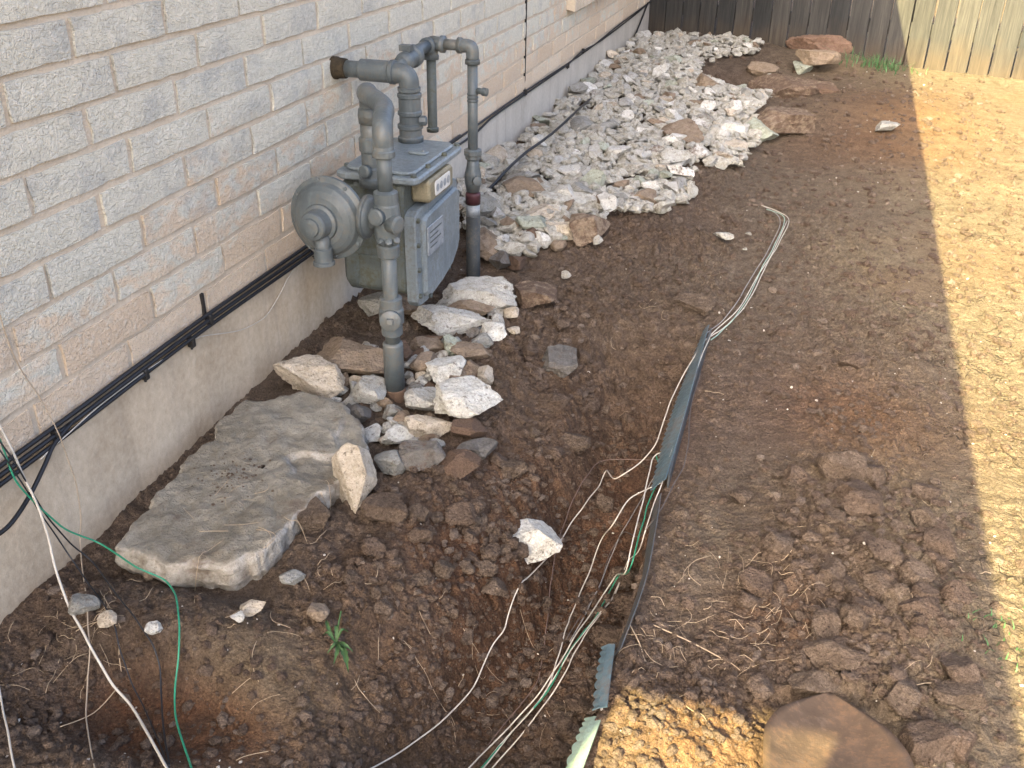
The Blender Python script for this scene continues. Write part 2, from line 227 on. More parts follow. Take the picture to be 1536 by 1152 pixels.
WEED = [0.6108, 1.1577, -0.0062]
TUFT = [1.6826, 7.2835, 0.0408]
SPROUTS = [1.7763, 1.5233, 0.02]
STRAW = [
 [1.3036, 1.4816, 0.14, 0.16, 60],
 [0.1668, 1.0444, 0.1, 0.08, 34],
 [0.5722, 1.2859, 0.25, 0.2, 30],
 [1.1804, 1.302, 0.1, 0.12, 25],
 [0.2591, 1.3249, 0.1, 0.1, 8],
 [1.7277, 6.4419, 0.2, 0.3, 14],
 [0.7934, 1.3395, 0.25, 0.2, 22],
 [1.5199, 1.732, 0.2, 0.4, 30],
 [0.924, 2.5146, 0.3, 0.5, 20],
]

# ---------------------------------------------------------------- terrain (numpy height field)
def _h(ix, iy, s):
    a = (ix.astype(np.int64) * 374761393 + iy.astype(np.int64) * 668265263 + s * 974634777) & 0xFFFFFFFF
    a = ((a ^ (a >> 13)) * 1274126177) & 0xFFFFFFFF
    a = ((a ^ (a >> 15)) * 2246822519) & 0xFFFFFFFF
    return ((a ^ (a >> 16)) & 0xFFFFFF) / float(0xFFFFFF)

def vnoise(x, y, s=0):
    ix = np.floor(x); iy = np.floor(y); fx = x - ix; fy = y - iy
    u = fx * fx * (3 - 2 * fx); v = fy * fy * (3 - 2 * fy)
    a = _h(ix, iy, s); b = _h(ix + 1, iy, s); c = _h(ix, iy + 1, s); d = _h(ix + 1, iy + 1, s)
    return (a * (1 - u) + b * u) * (1 - v) + (c * (1 - u) + d * u) * v - 0.5

def fbm(x, y, f, octv=4, s=0, g=0.5):
    r = np.zeros_like(x); a = 1.0
    for k in range(octv):
        r += a * vnoise(x * f + 17.3 * k, y * f - 9.1 * k, s + k); f *= 2.03; a *= g
    return r

def lumps(x, y, cell, s, dens=0.85):
    """angular clods: every cell holds one tilted, flat-topped chunk"""
    wx = x / cell + 0.35 * vnoise(x / cell * 1.7, y / cell * 1.7, s + 50)
    wy = y / cell + 0.35 * vnoise(x / cell * 1.7 + 40, y / cell * 1.7, s + 51)
    ix = np.floor(wx); iy = np.floor(wy); best = np.zeros_like(x)
    for dx in (-1, 0, 1):
        for dy in (-1, 0, 1):
            jx = ix + dx; jy = iy + dy
            on = _h(jx, jy, s + 1) < dens
            r = 0.38 + 0.42 * _h(jx, jy, s + 2) ** 1.5
            px = wx - (jx + _h(jx, jy, s + 3)); py = wy - (jy + _h(jx, jy, s + 4))
            t = 6.2832 * _h(jx, jy, s + 5); c = np.cos(t); sn = np.sin(t)
            u = (px * c + py * sn); v = (py * c - px * sn) * (1 + 0.6 * _h(jx, jy, s + 6))
            d = np.maximum(np.maximum(np.abs(u), np.abs(v)), 0.72 * (np.abs(u) + np.abs(v)))
            d = 0.55 * d + 0.45 * np.sqrt(u * u + v * v)
            tilt = 1 + 0.9 * (_h(jx, jy, s + 7) - .5) * u / r + 0.9 * (_h(jx, jy, s + 8) - .5) * v / r
            hh = np.minimum((1 - d / r) * 2.6, 0.75 * tilt + 0.25 * (1 - (d / r) ** 2))
            hh = np.where(on, np.maximum(hh, 0) * r * 1.6, 0)
            best = np.maximum(best, hh)
    return best * cell

def blob(x, y, cx, cy, rx, ry, p=2.0):
    q = ((x - cx) / rx) ** 2 + ((y - cy) / ry) ** 2
    return np.exp(-q ** (p / 2))

def sstep(a, b, v):
    t = np.clip((v - a) / (b - a), 0, 1)
    return t * t * (3 - 2 * t)

def macro(x, y):
    z = np.zeros_like(x)
    near = np.exp(-np.maximum(np.hypot(x - 1.5, y - 4) - 8, 0) / 4)
    z += 0.022 * fbm(x, y, 1.6, 3, 3) * near
    # dug trench beside the edging: cut sharply at the edging, sloping up towards the stones
    edge = 1.062 + 0.012 * fbm(x, y, 6, 2, 9)
    axis = 0.80 + 0.08 * np.sin((y - 1.0) * 1.6) - 0.03 * sstep(1.9, 1.0, y) + 0.04 * fbm(x, y, 5, 3, 14)
    prof = (.3 * sstep(-0.28, -.05, x - axis) + .7 * sstep(-0.10, 0.04, x - axis)) * (1 - sstep(0.0, 0.035, x - edge))
    ln = sstep(0.75, 1.15, y) * (1 - sstep(2.25, 2.75, y))
    z -= 0.22 * prof * ln * (0.75 + 0.5 * (fbm(x, y, 3, 2, 12) + .5))
    # heap of clods left against the near edging inside the trench
    z += 0.075 * blob(x, y, 1.0, 1.42, 0.085, 0.28, 2.6)
    z += 0.03 * blob(x, y, 1.17, 1.10, 0.10, 0.16) + 0.04 * blob(x, y, 1.28, 1.12, 0.16, 0.10)
    # hollow at the near left, under the hanging wires
    z -= 0.058 * blob(x, y, 0.40, 0.94, 0.18, 0.095, 3)
    z -= 0.03 * blob(x, y, 0.20, 0.90, 0.12, 0.08)
    # soil banked under the meter and the stones
    z += 0.035 * blob(x, y, 0.18, 2.5, 0.35, 0.9) - 0.02 * blob(x, y, 0.45, 1.8, 0.18, 0.1)
    # rubble mound along the foundation
    m = sstep(2.7, 3.5, y) * (1 - sstep(0.55, 1.15 + 0.02 * y, x)) * np.exp(-np.maximum(y - 8, 0))
    z += 0.07 * m
    # diggings near the fence
    z -= 0.16 * blob(x, y, 0.95, 6.35, 0.28, 0.32, 3)
    z += 0.08 * blob(x, y, 1.75, 5.9, 0.42, 0.55)
    z += 0.05 * blob(x, y, 1.25, 5.6, 0.3, 0.4)
    z += 0.042 * blob(x, y, .28, 1.11, .24, .085, 4) + .03 * blob(x, y, .45, 1.38, .05, .15, 4) + 0.09 * blob(x, y, 1.28, 7.45, .4, .28) + .035 * blob(x, y, .60, 1.75, .09, .5)
    # loose spoil right of the edging
    z += 0.035 * blob(x, y, 1.45, 1.75, 0.17, 0.35) + 0.03 * blob(x, y, 1.62, 1.45, 0.12, 0.3)
    z -= 0.035 * blob(x, y, 1.46, 1.08, .12, .17, 4)
    return z

def crumbliness(x, y):
    c = 0.5 + 0.85 * fbm(x, y, 2.4, 3, 21)
    c -= 0.75 * blob(x, y, 0.52, 1.02, 0.11, 0.13) + 0.9 * blob(x, y, 0.40, 0.93, 0.14, 0.06, 3)
    c -= 0.6 * blob(x, y, 0.66, 1.22, 0.035, 0.12) + 0.5 * blob(x, y, 1.25, 1.65, 0.10, 0.22)
    c -= 0.5 * blob(x, y, 1.02, 2.15, 0.05, 0.35, 3)
    c -= 0.3 * sstep(2.3, 3.2, y) * sstep(0.9, 1.15, x) + .25 * sstep(1.08, 1.14, x) * (1 - sstep(1.3, 1.4, x))
    c += 0.5 * blob(x, y, 1.5, 1.6, 0.2, 0.5) + 0.45 * blob(x, y, 0.80, 1.7, 0.26, 0.8)
    c -= 0.4 * sstep(1.55, 1.75, x)
    c -= 0.45 * blob(x, y, .45, 2.0, .3, .3, 3)
    c -= 0.6 * blob(x, y, 1.085, 1.75, .035, .95, 6) + 0.8 * blob(x, y, 1.46, 1.1, .11, .19, 4)
    return np.clip(c, 0.04, 1.15)

def height(x, y):
    z = macro(x, y)
    c = crumbliness(x, y)
    near = (np.hypot(x - 1.3, y - 3) < 9)
    z = z + 0.010 * fbm(x, y, 9, 4, 31) * (0.5 + c)
    d = 0.22 * lumps(x, y, 0.075, 100, .45) * np.clip(c - .45, 0, 1)
    d += 0.34 * lumps(x + 3, y, 0.036, 200, .7) * c
    d += 0.50 * lumps(x, y + 5, 0.021, 300, .85) * np.sqrt(c)
    d += 0.50 * lumps(x + 9, y, 0.011, 400, .9) * np.clip(c + .25, 0, 1)
    return z + np.where(near, d, 0)


# ---------------------------------------------------------------- node helpers
class NT:
    def __init__(s, name):
        s.m = bpy.data.materials.new(name); s.m.use_nodes = True
        s.t = s.m.node_tree; s.t.nodes.clear()
        s.out = s.n('ShaderNodeOutputMaterial'); s.b = s.n('ShaderNodeBsdfPrincipled')
        s.l(s.b.outputs[0], s.out.inputs[0])
    def n(s, t, **k):
        x = s.t.nodes.new(t)
        for a, v in k.items(): setattr(x, a, v)
        return x
    def l(s, a, b): s.t.links.new(a, b)
    def put(s, sock, v):
        if isinstance(v, bpy.types.NodeSocket): s.l(v, sock)
        elif v is not None: sock.default_value = v
    def pos(s): return s.n('ShaderNodeNewGeometry').outputs['Position']
    def obj(s): return s.n('ShaderNodeTexCoord').outputs['Object']
    def info(s, o='Random'): return s.n('ShaderNodeObjectInfo').outputs[o]
    def attr(s, a): return s.n('ShaderNodeAttribute', attribute_name=a).outputs['Fac']
    def mapv(s, v, sc=(1, 1, 1), loc=None):
        x = s.n('ShaderNodeMapping'); s.l(v, x.inputs[0]); x.inputs['Scale'].default_value = sc
        if loc is not None: s.put(x.inputs['Location'], loc)
        return x.outputs[0]
    def noise(s, v, sc, det=4, rough=.55, dist=0.):
        x = s.n('ShaderNodeTexNoise'); s.l(v, x.inputs['Vector'])
        x.inputs['Scale'].default_value = sc; x.inputs['Detail'].default_value = det
        x.inputs['Roughness'].default_value = rough; x.inputs['Distortion'].default_value = dist
        return x.outputs['Fac']
    def voro(s, v, sc, feat='F1', rnd=1., metric='EUCLIDEAN'):
        x = s.n('ShaderNodeTexVoronoi', feature=feat)
        if feat == 'F1': x.distance = metric
        s.l(v, x.inputs['Vector']); x.inputs['Scale'].default_value = sc
        x.inputs['Randomness'].default_value = rnd
        return x.outputs['Distance']
    def ramp(s, f, stops, interp='LINEAR'):
        x = s.n('ShaderNodeValToRGB'); s.put(x.inputs[0], f); e = x.color_ramp.elements; x.color_ramp.interpolation = interp
        while len(e) < len(stops): e.new(0.5)
        for i, (p, c) in enumerate(stops):
            e[i].position = p; e[i].color = (c, c, c, 1) if not isinstance(c, (tuple, list)) else (*c, 1)
        return x.outputs[0]
    def mix(s, f, a, b, mode='MIX'):
        x = s.n('ShaderNodeMix', data_type='RGBA', blend_type=mode)
        s.put(x.inputs[0], f)
        for k, v in ((6, a), (7, b)):
            s.put(x.inputs[k], (*v, 1) if isinstance(v, tuple) and len(v) == 3 else v)
        return x.outputs[2]
    def math(s, op, a, b=None, clamp=False):
        x = s.n('ShaderNodeMath', operation=op, use_clamp=clamp); s.put(x.inputs[0], a); s.put(x.inputs[1], b)
        return x.outputs[0]
    def vmath(s, op, a, b):
        x = s.n('ShaderNodeVectorMath', operation=op); s.put(x.inputs[0], a); s.put(x.inputs[1], b); return x.outputs[0]
    def sep(s, v, i):
        x = s.n('ShaderNodeSeparateXYZ'); s.l(v, x.inputs[0]); return x.outputs[i]
    def bump(s, h, dist, strength=1., nrm=None):
        x = s.n('ShaderNodeBump'); s.l(h, x.inputs['Height']); x.inputs['Distance'].default_value = dist
        x.inputs['Strength'].default_value = strength
        if nrm is not None: s.l(nrm, x.inputs['Normal'])
        return x.outputs[0]
    def fin(s, col, rough=.9, nrm=None, metal=0., spec=.3):
        s.put(s.b.inputs['Base Color'], (*col, 1) if isinstance(col, tuple) else col)
        s.put(s.b.inputs['Roughness'], rough); s.put(s.b.inputs['Metallic'], metal)
        s.b.inputs['Specular IOR Level'].default_value = spec
        if nrm is not None: s.l(nrm, s.b.inputs['Normal'])
        return s.m

def mat_soil(name, ground):
    t = NT(name); p = t.pos()
    n1 = t.noise(p, 2.2, 3); n2 = t.noise(p, 22, 5, .65); n3 = t.noise(p, 140, 4, .7)
    f = t.math('ADD', t.math('MULTIPLY', n2, .55), t.math('MULTIPLY', n3, .45))
    c = t.ramp(f, [(.28, (.050, .037, .027)), (.45, (.106, .079, .058)), (.57, (.152, .116, .087)), (.72, (.25, .205, .165))])
    if ground:
        red, dry = t.attr('red'), t.attr('dry')  # both masks also carry the painted sunlight of the near patch
        ca = t.ramp(f, [(.30, (.056, .029, .018)), (.5, (.118, .060, .034)), (.68, (.185, .102, .060))])
        c = t.mix(t.math('MULTIPLY', red, t.ramp(n2, [(.3, .35), (.6, 1.)])), c, ca)
        c = t.mix(t.attr('moist'), c, t.mix(1., c, (.80, .66, .56), 'MULTIPLY'))
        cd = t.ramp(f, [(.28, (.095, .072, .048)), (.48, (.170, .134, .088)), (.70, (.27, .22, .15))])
        cd = t.mix(red, cd, t.mix(1., cd, (1.12, .77, .56), 'MULTIPLY'))  # orange tint set for the sunlit patch, its light put into the colour
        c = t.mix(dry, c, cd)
    else:
        r = t.info()
        c = t.mix(t.math('MULTIPLY', r, .6), c, t.ramp(f, [(.3, (.068, .044, .032)), (.65, (.15, .104, .076))]))
        c = t.mix(t.info('Alpha'), c, t.info('Color'))
        c = t.mix(t.attr('tone'), c, (.21, .165, .13))
    dk = t.ramp(t.noise(p, 210, 3, .65), [(.33, .75), (.43, 0.)])
    if ground: dk = t.math('MULTIPLY', dk, t.math('SUBTRACT', 1., t.math('MULTIPLY', t.attr('dry'), .75)))
    c = t.mix(dk, c, t.mix(1., c, (.30, .27, .25), 'MULTIPLY'))
    lt = t.ramp(t.noise(t.mapv(p, (1, 1, 1), (3, 5, 7)), 260, 3, .6), [(.58, 0.), (.66, .55)])
    c = t.mix(lt, c, t.mix(1., c, (1.75, 1.78, 1.8), 'MULTIPLY'))
    sp = t.ramp(t.noise(p, 330, 2, .5), [(.69, 0.), (.75, 1.)])
    c = t.mix(t.math('MULTIPLY', sp, .35), c, (.34, .28, .22))
    wz = t.n('ShaderNodeTexNoise'); t.l(p, wz.inputs['Vector']); wz.inputs['Scale'].default_value = 70; wz.inputs['Detail'].default_value = 3
    wp = t.vmath('ADD', p, t.vmath('MULTIPLY', wz.outputs['Color'], (.014, .014, .014)))
    cell = t.math('ADD', t.math('MULTIPLY', t.voro(wp, 70, 'F1', 1., 'CHEBYCHEV'), -1.), t.math('MULTIPLY', t.voro(wp, 170, 'F1', 1., 'MANHATTAN'), -.55))
    b1 = t.bump(cell, .012, .9)
    b1 = t.bump(t.noise(p, 90, 6, .75), .009, .8, b1)
    b2 = t.bump(t.noise(p, 520, 4, .7), .003, .9, b1)
    if ground:
        ck = t.voro(t.vmath('ADD', p, t.mapv(p, (0, 0, 0))), 19, 'DISTANCE_TO_EDGE')
        warp = t.n('ShaderNodeTexNoise'); t.l(p, warp.inputs['Vector']); warp.inputs['Scale'].default_value = 14; warp.inputs['Detail'].default_value = 3
        wv = t.vmath('ADD', p, t.vmath('MULTIPLY', warp.outputs['Color'], (.09, .09, .09)))
        ck = t.voro(wv, 15, 'DISTANCE_TO_EDGE')
        gate = t.ramp(t.noise(p, 5, 2), [(.48, 0.), (.60, 1.)])
        cr = t.math('MULTIPLY', t.math('MULTIPLY', t.ramp(ck, [(0., 1.), (.05, 0.)]), gate), t.attr('crack'))
        inv = t.math('SUBTRACT', 1., cr)
        b2 = t.bump(inv, .014, 1., b2)
    return t.fin(c, .96, b2, spec=.15)

def mat_rock(name, grain=1.):
    """limestone: object colour is the stone, object alpha how much soil clings to it"""
    t = NT(name); o = t.obj(); r = t.info()
    p = t.pos(); v = t.vmath('ADD', p, t.vmath('MULTIPLY', t.n('ShaderNodeObjectInfo').outputs['Random'], (37., 11., 23.)))
    n1 = t.noise(v, 30, 5, .62, .5); n2 = t.noise(v, 95, 5, .72); n3 = t.noise(v, 330, 3, .7)
    base = t.info('Color')
    c = t.mix(t.ramp(n1, [(.35, 0.), (.65, .75)]), base, t.mix(1., base, (.62, .58, .50), 'MULTIPLY'))
    c = t.mix(t.ramp(n2, [(.45, 0.), (.72, .55)]), c, t.mix(1., base, (1.32, 1.34, 1.34), 'MULTIPLY'))
    c = t.mix(t.ramp(t.noise(v, 70, 4, .7), [(.32, .8), (.43, 0.)]), c, (.13, .105, .08))
    c = t.mix(t.ramp(n3, [(.30, .6), (.44, 0.)]), c, (.09, .075, .058))
    dirt = t.ramp(n3, [(.3, (.075, .048, .034)), (.7, (.155, .105, .074))])
    a = t.info('Alpha')
    dm = t.math('ADD', t.noise(v, 38, 4, .68), t.math('SUBTRACT', a, .62))
    c = t.mix(t.ramp(dm, [(.42, 0.), (.60, .92)]), c, dirt)
    h = t.math('ADD', t.math('MULTIPLY', t.noise(v, 60, 6, .72), .75), t.math('MULTIPLY', t.voro(v, 150), .25))
    b = t.bump(h, .018, .9); b = t.bump(n3, .003, .9, b)
    return t.fin(c, .92, b, spec=.2)

def mat_brick():
    t = NT('brick_face'); o = t.obj(); p = t.pos()
    off = t.vmath('MULTIPLY', t.info(), (9., 41., 17.))
    v = t.vmath('ADD', o, off); r = t.info()
    big = t.noise(t.mapv(p, (1, 1.0, 1.6)), 3.1, 3, .55)
    n1 = t.noise(t.mapv(v, (1, .8, 1.4)), 17, 5, .65, .5); n2 = t.noise(v, 75, 5, .7); n3 = t.noise(v, 320, 3, .65)
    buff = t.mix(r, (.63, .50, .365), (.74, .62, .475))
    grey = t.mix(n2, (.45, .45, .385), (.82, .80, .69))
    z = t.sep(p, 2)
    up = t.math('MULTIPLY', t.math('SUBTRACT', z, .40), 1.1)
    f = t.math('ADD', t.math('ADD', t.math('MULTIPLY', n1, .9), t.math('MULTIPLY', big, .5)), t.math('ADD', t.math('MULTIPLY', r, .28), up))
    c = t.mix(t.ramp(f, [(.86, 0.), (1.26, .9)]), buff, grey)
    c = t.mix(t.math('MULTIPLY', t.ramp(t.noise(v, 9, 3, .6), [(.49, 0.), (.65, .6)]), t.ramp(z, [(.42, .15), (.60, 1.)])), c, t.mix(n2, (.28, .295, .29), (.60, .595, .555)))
    c = t.mix(t.ramp(n2, [(.52, 0.), (.72, .6)]), c, (.74, .70, .63))
    c = t.mix(t.ramp(n3, [(.30, .65), (.44, 0.)]), c, (.20, .17, .14))
    # bark-like crackle of the face
    wn = t.n('ShaderNodeTexNoise'); t.l(v, wn.inputs['Vector']); wn.inputs['Scale'].default_value = 30; wn.inputs['Detail'].default_value = 3
    wv = t.vmath('ADD', v, t.vmath('MULTIPLY', wn.outputs['Color'], (.035, .035, .035)))
    ck = t.ramp(t.voro(t.mapv(wv, (1, .6, 1.2)), 70, 'DISTANCE_TO_EDGE'), [(0., 0.), (.10, 1.)])
    h = t.math('ADD', t.math('MULTIPLY', ck, .12), t.math('ADD', t.math('MULTIPLY', n1, .35), t.math('MULTIPLY', n2, .75)))
    b = t.bump(h, .014, .8); b = t.bump(n3, .003, .8, b)
    return t.fin(c, .9, b, spec=.2)

def mat_mottled(name, lo, hi, sc, bump=.004, rough=.92, sc2=None, spec=.2, stain=None):
    t = NT(name); p = t.pos()
    n1 = t.noise(p, sc, 5, .6, .3); n2 = t.noise(p, sc2 or sc * 9, 5, .7)
    f = t.math('ADD', t.math('MULTIPLY', n1, .6), t.math('MULTIPLY', n2, .4))
    c = t.ramp(f, [(.33, lo), (.66, hi)])
    if stain:
        s = t.ramp(t.noise(p, stain[1], 4, .6), [(.52, 0.), (.68, 1.)]); c = t.mix(t.math('MULTIPLY', s, stain[2]), c, stain[0])
    b = t.bump(n2, bump, .7)
    return t.fin(c, rough, b, spec=spec)

def mat_concrete():
    t = NT('foundation_concrete'); p = t.pos(); y = t.sep(p, 1)
    n1 = t.noise(t.mapv(p, (1, 1, .5)), 5, 5, .6, .4); n2 = t.noise(p, 60, 5, .7); n3 = t.noise(p, 260, 3, .7)
    f = t.math('ADD', t.math('MULTIPLY', n1, .6), t.math('MULTIPLY', n2, .4))
    ca = t.ramp(f, [(.32, (.33, .26, .18)), (.66, (.59, .495, .37))])
    cb = t.ramp(f, [(.34, (.38, .35, .30)), (.66, (.53, .495, .435))])
    far = t.ramp(t.math('ADD', t.math('MULTIPLY', y, .3), t.math('MULTIPLY', n1, .35)), [(.82, 0.), (1., 1.)])
    c = t.mix(far, ca, cb)
    drip = t.ramp(t.noise(t.mapv(p, (1, 9, .8)), 2.2, 4, .6), [(.55, 0.), (.75, .35)])
    c = t.mix(drip, c, (.26, .22, .19))
    c = t.mix(t.ramp(n3, [(.27, .5), (.36, 0.)]), c, (.16, .14, .12))
    b = t.bump(n2, .003, .6); b = t.bump(n3, .001, .6, b)
    return t.fin(c, .9, b, spec=.2)

def mat_paint(name, col, rough=.42, dirt=.5, dcol=(.10, .085, .06), spec=.45):
    t = NT(name); p = t.pos()
    n1 = t.noise(p, 13, 4, .6); n2 = t.noise(p, 90, 5, .75); st = t.noise(t.mapv(p, (1, 1, .12)), 55, 4, .65)
    c = t.mix(t.ramp(n1, [(.3, 0.), (.7, 1.)]), tuple(a * .74 for a in col), tuple(a * 1.22 for a in col))
    c = t.mix(t.ramp(st, [(.55, 0.), (.75, .5)]), c, tuple(min(1, a * 1.7 + .02) for a in col))
    f = t.math('MULTIPLY', t.ramp(t.math('ADD', t.math('MULTIPLY', n1, .45), t.math('MULTIPLY', n2, .55)), [(.49, 0.), (.60, 1.)]), dirt)
    c = t.mix(f, c, dcol)
    c = t.mix(t.ramp(t.noise(p, 160, 4, .7), [(.66, 0.), (.72, .8)]), c, (.075, .04, .022))
    rr = t.math('ADD', t.math('MULTIPLY', n2, .4), rough - .15)
    return t.fin(c, rr, t.bump(n2, .002, .6), spec=spec)

def mat_wood():
    t = NT('weathered_fence_wood'); o = t.obj(); p = t.pos(); r = t.info()
    v = t.vmath('ADD', o, t.vmath('MULTIPLY', r, (13., 7., 29.)))
    g1 = t.noise(t.mapv(v, (1, 1, .06)), 42, 5, .65, .6); g2 = t.noise(t.mapv(v, (1, 1, .03)), 160, 4, .7)
    big = t.noise(v, 4, 3)
    f = t.math('ADD', t.math('MULTIPLY', g1, .6), t.math('MULTIPLY', g2, .4))
    c = t.ramp(f, [(.30, (.022, .0225, .023)), (.5, (.044, .0445, .044)), (.72, (.078, .076, .071))])
    c = t.mix(r, t.mix(1., c, (1.12, 1.08, 1.03), 'MULTIPLY'), t.mix(1., c, (.62, .64, .67), 'MULTIPLY'))
    z = t.sep(p, 2)
    mud = t.ramp(t.math('ADD', t.math('MULTIPLY', z, 1.6), t.math('MULTIPLY', big, .7)), [(.40, .75), (.72, 0.)])
    c = t.mix(mud, c, t.ramp(f, [(.35, (.042, .032, .024)), (.65, (.082, .063, .044))]))
    return t.fin(c, .9, t.bump(f, .004, .8), spec=.2)

def mat_plain(name, col, rough=.6, spec=.4, var=.15):
    t = NT(name); p = t.pos(); n = t.noise(p, 40, 4, .6)
    c = t.mix(n, tuple(a * (1 - var) for a in col), tuple(min(1, a * (1 + var)) for a in col))
    return t.fin(c, rough, spec=spec)

def mat_glass():
    t = NT('window_glass'); n = t.noise(t.pos(), 3, 2)
    return t.fin(t.mix(n, (.03, .035, .04), (.05, .055, .06)), .06, spec=.6)

def mat_upper_brick():
    t = NT('brick_courses'); p = t.pos()
    cx = t.n('ShaderNodeCombineXYZ'); s = t.n('ShaderNodeSeparateXYZ'); t.l(p, s.inputs[0])
    t.l(t.math('ADD', s.outputs[1], s.outputs[0]), cx.inputs[0]); t.l(t.math('SUBTRACT', s.outputs[2], .279), cx.inputs[1])
    b = t.n('ShaderNodeTexBrick'); t.l(cx.outputs[0], b.inputs['Vector'])
    b.inputs['Scale'].default_value = 1.; b.inputs['Brick Width'].default_value = .282; b.inputs['Row Height'].default_value = .0792
    b.inputs['Mortar Size'].default_value = .005; b.inputs['Color1'].default_value = (.55, .47, .40, 1)
    b.inputs['Color2'].default_value = (.46, .44, .41, 1); b.inputs['Mortar'].default_value = (.55, .45, .36, 1)
    n = t.noise(p, 60, 5, .7)
    c = t.mix(t.math('MULTIPLY', n, .5), b.outputs['Color'], (.42, .38, .34))
    return t.fin(c, .9, t.bump(t.math('SUBTRACT', n, b.outputs['Fac']), .006, .7), spec=.2)

def mat_leaf(name, col):
    t = NT(name); n = t.noise(t.pos(), 60, 3)
    return t.fin(t.mix(n, tuple(a * .6 for a in col), tuple(a * 1.35 for a in col)), .6, spec=.3)

MT = dict(
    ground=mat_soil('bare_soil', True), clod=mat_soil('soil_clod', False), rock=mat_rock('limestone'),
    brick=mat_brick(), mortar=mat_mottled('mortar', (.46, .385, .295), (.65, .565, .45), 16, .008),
    concrete=mat_concrete(), upper=mat_upper_brick(), wood=mat_wood(),
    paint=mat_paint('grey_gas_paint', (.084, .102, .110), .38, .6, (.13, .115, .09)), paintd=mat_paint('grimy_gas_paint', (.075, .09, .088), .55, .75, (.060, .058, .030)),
    paint_lit=mat_paint('gas_paint_sky_lit', (.165, .198, .215), .36, .45), rust=mat_mottled('rust', (.012, .011, .009), (.085, .065, .04), 45, .006),  # lighter copy of the gas paint; sky light on the top put into colour
    dirtpipe=mat_mottled('mud_caked_pipe', (.085, .055, .038), (.16, .105, .072), 30, .005),
    index=mat_mottled('yellowed_plastic', (.11, .095, .055), (.30, .265, .18), 30, .002, .5, spec=.4),
    badge=mat_mottled('metal_nameplate', (.13, .15, .17), (.33, .36, .38), 70, .001, .4, spec=.5),
    dial=mat_mottled('dial_face', (.45, .45, .42), (.66, .65, .62), 50, .0005, .4),
    red=mat_plain('red_tag', (.06, .022, .026), var=.5), black=mat_plain('black_cable', (.012, .013, .016), .45, .4, .3),
    dark=mat_plain('dark_caulk_slot_shade', (.02, .017, .015), .9), white=mat_plain('white_wire', (.48, .445, .385), .5, .35, .35),
    green=mat_plain('green_wire', (.02, .20, .115), .4, .4, .3), greenp=mat_plain('pale_green_wire', (.27, .40, .33), .5),
    greyw=mat_plain('grey_wire', (.24, .23, .22), .5), brownw=mat_plain('brown_wire', (.15, .10, .08), .6),
    darkw=mat_plain('dusty_dark_wire', (.085, .07, .062), .6), beige=mat_plain('beige_wire', (.33, .27, .20), .6),
    pipe_dark=mat_paint('dark_pipe_wrap', (.028, .033, .035), .6, .6),
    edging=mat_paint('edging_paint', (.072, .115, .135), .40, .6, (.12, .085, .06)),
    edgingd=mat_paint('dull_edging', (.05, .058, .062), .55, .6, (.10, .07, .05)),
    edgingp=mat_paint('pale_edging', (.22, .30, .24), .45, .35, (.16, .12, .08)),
    steel=mat_paint('muddy_shovel_steel', (.105, .072, .048), .8, 1., (.16, .10, .06), .15), handle=mat_plain('ash_handle', (.30, .20, .11)),
    leaf=mat_leaf('weed_leaf', (.045, .095, .032)), grass=mat_leaf('grass_blade', (.045, .115, .04)),
    straw=mat_plain('dry_straw', (.36, .28, .19), .8, .2, .3), frame=mat_plain('window_frame', (.6, .58, .54)), glass=mat_glass(),
    shingle=mat_mottled('roof_shingles', (.06, .055, .05), (.14, .13, .12), 12, .006), shade_beam=mat_plain('shade_beam_paint', (.45, .40, .34)),
    plastic=mat_plain('black_clip', (.015, .015, .016), .5), foil=mat_plain('purple_scrap', (.035, .028, .06)),
)

# ---------------------------------------------------------------- mesh helpers
def link(name, me, mat=None, parent=None, loc=None):
    o = bpy.data.objects.new(name, me)
    if mat is not None and me is not None and not me.materials: me.materials.append(mat)
    COL.objects.link(o)
    if loc is not None: o.location = loc
    if parent is not None: o.parent = parent
    return o

def tag(o, label, cat, group=None, kind=None):
    o['label'] = label
    if cat: o['category'] = cat
    if group: o['group'] = group
    if kind: o['kind'] = kind
    return o

def empty(name, loc):
    o = bpy.data.objects.new(name, None); COL.objects.link(o); o.location = loc; o.empty_display_size = .05
    return o

def np_mesh(name, V, F, smooth=False):
    """V (n,3) array, F (m,k) array of equal-size faces"""
    me = bpy.data.meshes.new(name); V = np.asarray(V, np.float32); F = np.asarray(F, np.int32)
    k = F.shape[1]; m = len(F)
    me.vertices.add(len(V)); me.vertices.foreach_set('co', V.ravel())
    me.loops.add(m * k); me.loops.foreach_set('vertex_index', F.ravel())
    me.polygons.add(m); me.polygons.foreach_set('loop_start', np.arange(0, m * k, k, dtype=np.int32))
    me.polygons.foreach_set('use_smooth', np.full(m, smooth))
    me.update(calc_edges=True)
    return me

